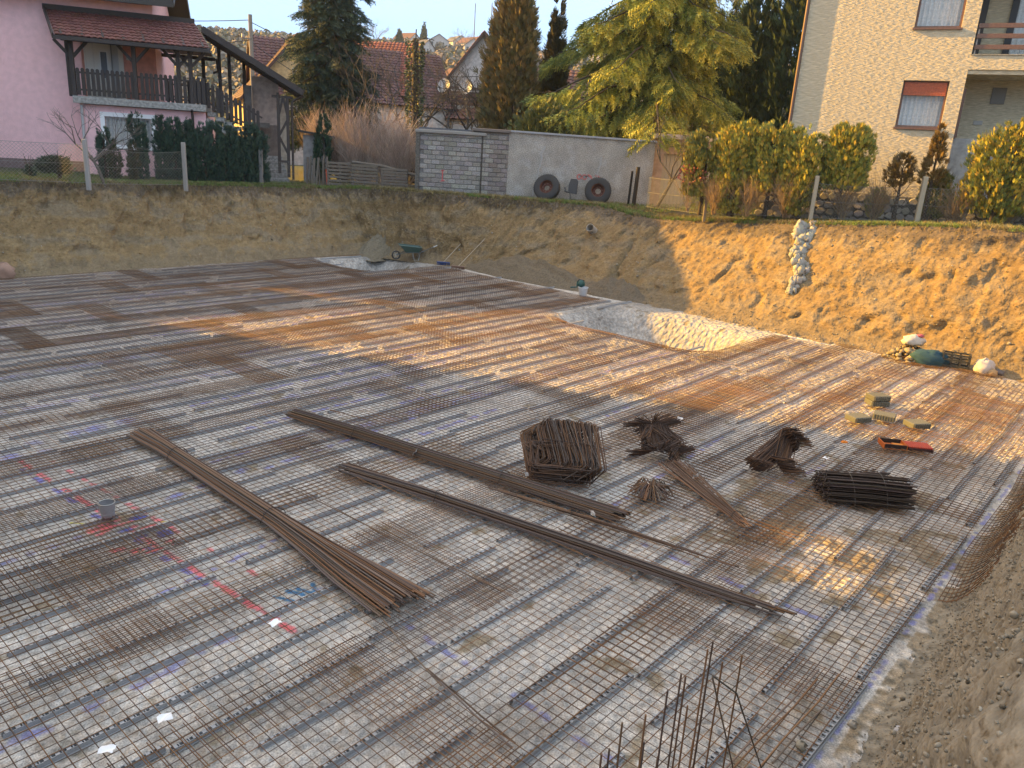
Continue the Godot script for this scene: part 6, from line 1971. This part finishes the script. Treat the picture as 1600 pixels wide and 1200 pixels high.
	for e in [[6.25, -27.9, 2.55, 0.75, 0, "leftmost golden shrub, with reddish leaves at its left side", 0.5], [7.2, -27.3, 2.85, 0.85, 0, "second golden shrub from the left in the row", 0.8], [8.2, -26.8, 2.75, 0.75, 0, "third golden shrub from the left in the row", 0.75], [9.15, -26.3, 2.7, 0.85, 0, "fourth golden shrub, behind the left concrete post", 0.8], [10.25, -25.9, 2.75, 0.8, 0, "fifth golden shrub, at the row's right end", 0.85], [14.3, -24.1, 2.75, 1.0, 0, "big rounded golden bush at the right edge of the picture", 0.25], [15.9, -23.4, 2.6, 1.0, 0, "golden bush beyond the right edge of the picture", 0.3]]:
		thuja("golden_shrub", Vector3(e[0], 3.0 + max(0.0, (e[0] - 6.0) * 0.05), e[1]), e[2], e[3], go if e[0] > 6.5 else gr, 9500, 0.145, e[5], "golden shrub", "golden shrubs along the pit edge", 1.7, 2, e[6])
	for e in [[7.0, -26.9, 1.15, 0.45, "small green shrub low under the second golden shrub"], [8.9, -25.9, 1.2, 0.5, "small green shrub low by the left concrete post"], [11.35, -25.6, 0.85, 0.30, "small bright golden shrub between the two concrete posts"], [13.0, -25.2, 1.35, 0.5, "dark green shrub just right of the right concrete post"], [14.0, -23.7, 1.1, 0.45, "low olive shrub under the big rounded golden bush"]]:
		thuja("low_shrub", Vector3(e[0], 3.05 + max(0.0, (e[0] - 6.0) * 0.05), e[1]), e[2], e[3], gr if e[0] < 11 or e[0] > 12 else go, 1100, 0.14, e[4], "shrub", "", 1.4, 0)
	# brown half-dead conifer with open branches
	thuja("brown_conifer", Vector3(12.65, 3.3, -25.0), 2.75, 0.42, [lin(0.17, 0.11, 0.03), lin(0.12, 0.085, 0.03), lin(0.20, 0.12, 0.035)], 900, 0.17, "thin brown conifer with bare lower trunk by the right concrete post", "conifer", "", 1.0, 1, 1.1)
	thuja("brown_conifer", Vector3(11.75, 3.28, -25.1), 2.0, 0.5, [lin(0.17, 0.11, 0.03), lin(0.12, 0.085, 0.03), lin(0.10, 0.07, 0.03)], 650, 0.17, "lower brown conifer leaning left of the thin brown one", "conifer", "", 0.8, 0, 1.0)
	var rd := thing("red_leaf_shrub", Vector3(5.75, 3.0, -27.6))
	tag(rd, "small reddish shrub at the left end of the golden hedge", "shrub")
	var t2 := []; var c2 := []
	for i in 420:
		var d := Vector3(rf(-1, 1), rf(-1, 1), rf(-1, 1))
		if d.length() > 1.0: continue
		t2.append(aim(d + Vector3(0, 0.4, 0), Vector3(0, 1.25, 0) + d * Vector3(0.5, 0.32, 0.4), rf(0.07, 0.12)))
		c2.append(vary(lin(0.26, 0.075, 0.05), 0.35))
	var rs := Mb.new()
	for k in 14: twigs(rs, Vector3(0, 0, 0), Vector3(rf(-0.4, 0.4), 1, rf(-0.4, 0.4)).normalized(), 0.6, 0.012, 2, 0.5, lin(0.25, 0.19, 0.13))
	obj("stems", rs, M.twig, rd)
	tag(many("leaves", broad, t2, c2, rd), "", "", "", "stuff")
	# bare trunks and dry stems at the foot of the hedge
	for k in 7:
		bare_shrub("dry_stems", Vector3([6.5, 7.5, 8.6, 10.3, 11.2, 13.3, 14.6][k], 3.0 + k * 0.05, [-27.0, -26.5, -26.0, -25.5, -25.3, -24.4, -23.9][k]), 0.95, 0.55, 26, [lin(0.30, 0.21, 0.11), lin(0.22, 0.15, 0.09)], "dry brown stems low behind the wire fence, %s from the left" % ord[k], "dry stems under the golden hedge")
	grass_all()

func grass_all() -> void:
	var tf := []; var cl := []; var dt := []; var dc := []
	var m := RIM.size()
	for i in range(5, 18):
		var a := Vector2(RIM[i][2], RIM[i][3]); var b := Vector2(RIM[(i + 1) % m][2], RIM[(i + 1) % m][3])
		var n := int(a.distance_to(b) * 620)
		for j in n:
			var s := i + rng.randf()
			var R := rim_at(s)
			var toe := Vector2(R[0], R[1]); var top := Vector2(R[2], R[3])
			var ov := (top - toe).normalized()
			var q := rf(-0.05, 1.0) * rf(0.0, 1.0) * (4.5 if i >= 14 else 3.0)
			var p2 := top + ov * q
			var w3 := uv(p2.x, p2.y, R[4] - 0.03 - 0.0 * q)
			var g := n1.get_noise_2d(w3.x * 0.5, w3.z * 0.5)
			var green: bool = g > (-0.05 if i != 13 and i != 12 else 0.28)
			var hgt := rf(0.06, 0.17) * (1.0 if green else 1.25)
			if not green and rng.randf() < 0.45: continue
			tf.append(Transform3D(Basis(Vector3.UP, rf(0, 6.3)).scaled_local(Vector3(hgt * 1.2, hgt, hgt * 1.2)), w3))
			cl.append(vary(lin(0.135, 0.195, 0.045) if green and rng.randf() < 0.7 else lin(0.20, 0.165, 0.075), 0.35))
		# dry roots and straw hanging over the lip
		for j in int(a.distance_to(b) * (60 if i > 10 else 22)):
			var s := i + rng.randf()
			var R := rim_at(s)
			var toe := Vector2(R[0], R[1]); var top := Vector2(R[2], R[3])
			var k := rf(0.0, 0.30) * rng.randf()
			var p2 := top.lerp(toe, k * 0.9) - (top - toe).normalized() * 0.06
			var w3 := uv(p2.x, p2.y, R[4] * (1.0 - k * 0.85))
			var L := rf(0.10, 0.30)
			dt.append(Transform3D(Basis(Vector3.UP, rf(0, 6.3)) * Basis(Vector3.RIGHT, rf(2.2, 3.5)).scaled_local(Vector3(L * 0.6, L, L * 0.6)), w3))
			dc.append(vary(lin(0.19, 0.145, 0.075), 0.35))
	tag(many("rim_grass", blade, tf, cl), "short green and straw grass along the edge of the pit", "grass", "", "stuff")
	tag(many("hanging_roots", blade, dt, dc), "dry roots and straw hanging over the lip of the pit", "roots", "", "stuff")
	# lawn before the houses
	var lt := []; var lc := []
	for i in 26000:
		var x := rf(-21, -9); var z := rf(-34.5, -25)
		var p := Vector3(x, 0, z)
		var loc := sb.inverse() * p
		if loc.z > -29.3: continue
		var h := rf(0.04, 0.11)
		lt.append(Transform3D(Basis(Vector3.UP, rf(0, 6.3)).scaled_local(Vector3(h * 1.3, h, h * 1.3)), Vector3(x, 2.74 + (0.06 if z > -27 else 0.0), z)))
		lc.append(vary(lin(0.115, 0.16, 0.04) if rng.randf() < 0.75 else lin(0.17, 0.14, 0.07), 0.35))
	for i in 16000:
		var x := rf(-4, 18); var z := rf(-33.2, -23)
		var loc := sb.inverse() * Vector3(x, 0, z)
		if loc.x < 25.4: continue
		if n1.get_noise_2d(x * 0.6, z * 0.6) < -0.12: continue
		var h := rf(0.04, 0.12)
		lt.append(Transform3D(Basis(Vector3.UP, rf(0, 6.3)).scaled_local(Vector3(h * 1.3, h, h * 1.3)), Vector3(x, 2.84 + clamp((x - 5.0) * 0.045, 0.0, 0.6), z)))
		lc.append(vary(lin(0.125, 0.175, 0.04) if rng.randf() < 0.7 else lin(0.20, 0.16, 0.07), 0.35))
	tag(many("garden_grass", blade, lt, lc), "rough winter lawn between the pit and the gardens", "grass", "", "stuff")
func gable_house(called: String, at: Vector3, turn: float, w: float, d: float, eave: float, ridge: float, wall: Material, roofc: Color, rows: int, cols: int, label: String, group := "") -> Node3D:
	# gable faces +z; ridge along z
	var o := thing(called, at, turn)
	tag(o, label, "house", group)
	var mb := Mb.new()
	mb.bx(-w / 2, w / 2, -1.0, eave, -d, 0.0)
	for z in [0.0, -d]: mb.fq(Vector3(-w / 2, eave, z), Vector3(w / 2, eave, z), Vector3(0.01, ridge, z), Vector3(-0.01, ridge, z), Vector3(0, eave, -d / 2))
	obj("wall", mb, wall, o)
	var rb := Mb.new()
	for s in [-1.0, 1.0]:
		var e := Vector3(s * (w / 2 + 0.4), eave - 0.4 * (ridge - eave) / (w / 2) + 0.1, 0.35)
		rb.fq(Vector3(e.x, e.y, 0.35), Vector3(e.x, e.y, -d - 0.35), Vector3(0, ridge + 0.1, -d - 0.35), Vector3(0, ridge + 0.1, 0.35), Vector3(0, 0, -d / 2), Color(roofc.r * 0.6, roofc.g * 0.6, roofc.b * 0.6))
		if rows > 0: tiles(rb, e + Vector3(0, 0.03, 0), Vector3(0, 0, -d - 0.7), Vector3(-e.x, ridge + 0.1 - e.y, 0), rows, cols, roofc)
		for z in [0.35, -d - 0.35]: rb.bar(Vector3(e.x, e.y - 0.05, z), Vector3(0, ridge + 0.05, z), 0.08, 0.18, lin(0.12, 0.07, 0.055))
	tag(obj("roof", rb, M.tile, o), "", "", "", "stuff" if rows > 0 else "")
	return o

func simple_window(o: Node3D, x0: float, x1: float, y0: float, y1: float, z: float, fc := Color(0.6, 0.6, 0.58)) -> void:
	var f := Mb.new()
	var w := 0.07
	f.bx(x0, x1, y0, y0 + w, z, z + 0.06, fc); f.bx(x0, x1, y1 - w, y1, z, z + 0.06, fc); f.bx(x0, x0 + w, y0 + w, y1 - w, z, z + 0.06, fc); f.bx(x1 - w, x1, y0 + w, y1 - w, z, z + 0.06, fc)
	f.bx((x0 + x1) / 2 - 0.03, (x0 + x1) / 2 + 0.03, y0 + w, y1 - w, z, z + 0.055, fc)
	var fo := obj("window", f, M.painted, o)
	var p := Mb.new()
	p.bx(x0 + w, x1 - w, y0 + w, y1 - w, z + 0.004, z + 0.02, lin(0.03, 0.04, 0.05))
	obj("pane", p, M.painted, fo)

func build_far() -> void:
	# cream gable with brown roof, left
	var c := gable_house("cream_gable_house", Vector3(-15.5, 2.8, -54.5), deg_to_rad(24), 6.6, 12.0, 4.4, 8.2, M.yellow_render, lin(0.13, 0.060, 0.055), 18, 40, "cream house with a plain gable and brown tiled roof behind the stair roof")
	simple_window(c, -0.35, 0.15, 5.2, 6.2, 0.0)
	var b1 := gable_house("brown_roofed_house", Vector3(-19.2, 2.8, -57.0), deg_to_rad(-66), 8.5, 13.0, 4.6, 8.2, M.white_render, lin(0.135, 0.062, 0.058), 20, 40, "low house with a broad brown tiled roof behind the porch")
	var r := gable_house("red_roofed_pink_house", Vector3(-8.6, 2.8, -62.0), deg_to_rad(84), 9.0, 9.0, 5.2, 8.9, M.pink_render, lin(0.26, 0.075, 0.050), 22, 34, "pink house with a bright red tiled roof behind the spruce")
	# house with balcony and dishes
	var h := gable_house("balcony_house", Vector3(-3.5, 2.8, -59.5), deg_to_rad(-4), 7.0, 11.0, 5.3, 9.7, M.white_render, lin(0.20, 0.065, 0.050), 20, 30, "cream house with a steep gable, a wooden balcony and two satellite dishes")
	simple_window(h, -0.2, 0.9, 2.4, 4.2, 0.0)
	var sh := Mb.new()
	sh.bx(0.4, 1.6, 5.2, 7.4, 0.0, 0.06, lin(0.24, 0.05, 0.04))
	obj("red_shutter", sh, M.painted, h)
	var bal := Mb.new()
	bal.bx(-2.2, 2.2, 4.5, 4.75, 0.0, 1.2, lin(0.36, 0.33, 0.29))
	obj("balcony_slab", bal, M.render, h)
	for k in 4:
		var bb := Mb.new()
		bb.bx(-2.2, 2.2, 4.95 + k * 0.3, 5.08 + k * 0.3, 1.12, 1.18, lin(0.13, 0.055, 0.045))
		obj("railing_board", bb, M.painted, h)
	for e in [[-2.6, 6.0, 1.3], [-1.0, 5.95, 1.35]]:
		var dsh := Mb.new()
		dsh.lathe(Transform3D(axes(Vector3(1, 0, 0.4), Vector3(-0.35, 0.35, 0.9)), Vector3(e[0], e[1], e[2])), [Vector2(0.0, -0.10), Vector2(0.3, -0.05), Vector2(0.52, 0.05), Vector2(0.52, 0.03), Vector2(0.3, -0.07), Vector2(0.0, -0.12)], 20, lin(0.48, 0.50, 0.52))
		dsh.tube([Vector3(e[0], e[1] - 0.5, e[2]), Vector3(e[0] - 0.3, e[1], e[2] + 0.5)], 0.02, 5, lin(0.3, 0.3, 0.3))
		obj("satellite_dish", dsh, M.painted, h)
	var an := Mb.new()
	an.tube([Vector3(-0.9, 9.6, -1.0), Vector3(-0.9, 11.8, -1.0)], 0.03, 5, lin(0.2, 0.2, 0.2)); an.tube([Vector3(0.3, 10.4, -1.0), Vector3(0.3, 11.9, -1.0)], 0.03, 5, lin(0.2, 0.2, 0.2))
	obj("aerial", an, M.painted, h)
	var ch := gable_house("chimney_house", Vector3(7.0, 2.8, -60.0), deg_to_rad(80), 8.0, 12.0, 4.0, 7.6, M.white_render, lin(0.16, 0.07, 0.055), 16, 30, "house with a tiled roof and cream chimney mostly hidden behind the cedar")
	var cb := Mb.new()
	cb.bx(0.6, 1.4, 6.5, 9.6, -8.6, -7.9, lin(0.5, 0.42, 0.34)); cb.bx(0.5, 1.5, 9.6, 9.75, -8.7, -7.8, lin(0.3, 0.25, 0.22))
	obj("chimney", cb, M.render, ch)
	# little shed by the steps
	var s := thing("white_shed", Vector3(-9.9, 2.72, -37.3), 0.2)
	tag(s, "small whitish shed with a dark flat roof right of the steps", "shed")
	var sw := Mb.new()
	sw.bx(-0.5, 0.55, -0.2, 2.1, -2.0, 0.0, lin(0.5, 0.49, 0.48))
	obj("wall", sw, M.render, s)
	var sr := Mb.new()
	sr.bar(Vector3(-0.7, 2.25, -0.9), Vector3(0.95, 2.05, -0.9), 2.4, 0.10, lin(0.05, 0.045, 0.045))
	obj("roof", sr, M.painted, s)
	# power pole and wires
	var p := thing("power_pole", Vector3(-17.0, 2.8, -50.0))
	tag(p, "grey concrete power pole behind the stair roof", "power pole")
	var pm := Mb.new()
	pm.tube([Vector3(0, 0, 0), Vector3(0, 8.7, 0)], 0.17, 8, lin(0.36, 0.33, 0.28), 0.12)
	obj("pole", pm, M.stone, p)
	var pa := Mb.new()
	pa.bar(Vector3(-0.45, 7.35, 0.1), Vector3(0.1, 7.35, 0.1), 0.06, 0.06, lin(0.2, 0.2, 0.2)); pa.lathe(Transform3D(Basis.IDENTITY, Vector3(-0.45, 7.4, 0.1)), [Vector2(0, 0.22), Vector2(0.07, 0.2), Vector2(0.09, 0.0)], 8, lin(0.4, 0.38, 0.36))
	obj("cross_arm", pa, M.painted, p)
	var wires := [[Vector3(-17, 11.2, -50), Vector3(-30.5, 10.8, -48), 0.3], [Vector3(-17, 11.1, -50), Vector3(-3, 8.6, -47), 0.9], [Vector3(-17, 10.1, -50), Vector3(-24, 8.9, -45), 0.2], [Vector3(-17, 10.0, -50), Vector3(-14.5, 8.2, -54), 0.1], [Vector3(-13, 9.0, -46), Vector3(0, 8.9, -58), 0.7]]
	for k in wires.size():
		var q: Array = wires[k]
		var mb := Mb.new()
		var pts := []
		for i in 13:
			var t := i / 12.0
			pts.append(q[0].lerp(q[1], t) - Vector3(0, q[2] * 4 * t * (1 - t), 0))
		mb.tube(pts, 0.022, 4, lin(0.04, 0.04, 0.045), -1, false)
		tag(obj("power_wire", mb, M.painted), ["cable running left from the power pole over the porch roof", "cable running right from the power pole past the spruce", "thin service cable from the power pole to the pink house", "short service cable from the pole to the cream gable", "cable crossing behind the ivy trunk to the balcony house"][k], "cable")
	hill()

func hill() -> void:
	# houses on the hill
	var k := 0
	var lab := ["top left", "upper", "second upper", "middle", "grey roofed", "white terraced", "lower left", "lower middle", "right upper", "small white", "far right", "lowest"]
	for e in [[640, 78, 400, 13.0, 1], [672, 72, 420, 12.0, 0], [698, 80, 410, 12.0, 1], [712, 92, 360, 15.0, 0], [700, 100, 330, 11.0, 0], [716, 108, 300, 13.0, 2], [690, 92, 380, 11.0, 1], [625, 88, 350, 11.0, 0], [735, 85, 390, 12.0, 1], [606, 76, 430, 11.0, 1], [900, 95, 380, 13.0, 1], [680, 112, 260, 9.0, 1]]:
		var z: float = -e[2]
		# direction of that spot on the hillside
		var x: float = (e[0] - 800.0) / 1200.0 * e[2] + 0.02 * e[2]
		var o := gable_house("hill_house", Vector3(x, ground_y(x, z) - 1.0, z), rf(-1.2, 1.2), e[3] * 0.75, e[3], 6.0, 9.0, [M.white_render, M.white_render, M.yellow_render][e[4]], [lin(0.22, 0.19, 0.17), lin(0.26, 0.10, 0.07), lin(0.3, 0.3, 0.3)][e[4]], 0, 0, "%s of the small houses on the far hill" % lab[k], "houses on the far hill")
		for q in 3:
			for yy in [1.2, 4.0]: simple_window(o, -e[3] * 0.3 + q * e[3] * 0.2, -e[3] * 0.3 + q * e[3] * 0.2 + 1.2, yy, yy + 1.5, 0.0)
		k += 1
	# scrub and trees on the hill, too many to count
	var tf := []; var cl := []
	var mb := Mb.new()
	for i in 26:
		var d := Vector3(rf(-1, 1), rf(-0.7, 1), rf(-1, 1)).normalized() * rf(0.5, 1.0)
		var s := rf(0.16, 0.3)
		var x := d.cross(Vector3.UP).normalized() * s; var y := x.cross(d).normalized() * s
		mb.quad(d - x - y, d + x - y, d + x * 0.6 + y, d - x * 0.7 + y)
	var tuft := mb.mesh(M.leaf)
	for i in 30000:
		var z := -rf(75, 560)
		var x: float = rf(-0.95, 0.75) * -z
		if n1.get_noise_2d(x * 0.012, z * 0.012) < -0.15 and rng.randf() < 0.6: continue
		var s := rf(0.9, 3.0)
		tf.append(Transform3D(Basis(Vector3.UP, rf(0, 6.3)).scaled_local(Vector3(s, s * rf(0.8, 1.7), s)), Vector3(x, ground_y(x, z) + s * 0.5, z)))
		cl.append(vary([lin(0.13, 0.10, 0.075), lin(0.10, 0.085, 0.065), lin(0.055, 0.06, 0.035), lin(0.17, 0.12, 0.08)][rng.randi() % 4], 0.3))
	tag(many("hillside_scrub", tuft, tf, cl), "bare trees and scrub covering the far hillside", "scrub", "", "stuff")
	# conifers and bare trees standing out on the skyline
	for e in [[-52.0, -395.0, 12.0, 2.6, "dark pointed conifer on the skyline between the hill houses"], [-62.0, -385.0, 9.0, 2.8, "rounder dark conifer on the hill left of the pointed one"]]:
		thuja("hill_conifer", Vector3(e[0], ground_y(e[0], e[1]), e[1]), e[2], e[3], [lin(0.03, 0.04, 0.025), lin(0.04, 0.05, 0.03)], 1200, 1.1, e[4], "conifer", "", 1.1, 1)
	for e in [[-77.0, -410.0, 9.0], [-84.0, -400.0, 8.0], [-33.0, -390.0, 9.0], [-26.0, -400.0, 8.0]]:
		bare_tree("hill_bare_tree", Vector3(e[0], ground_y(e[0], e[1]), e[1]), e[2] * 1.3, 0.25, 5, 0.8, lin(0.14, 0.12, 0.10), "bare tree on the skyline of the hill, %s" % ["leftmost", "left of the red roofs", "right of the houses", "farthest right"][[-77.0, -84.0, -33.0, -26.0].find(e[0])])

func build_small() -> void:
	pass
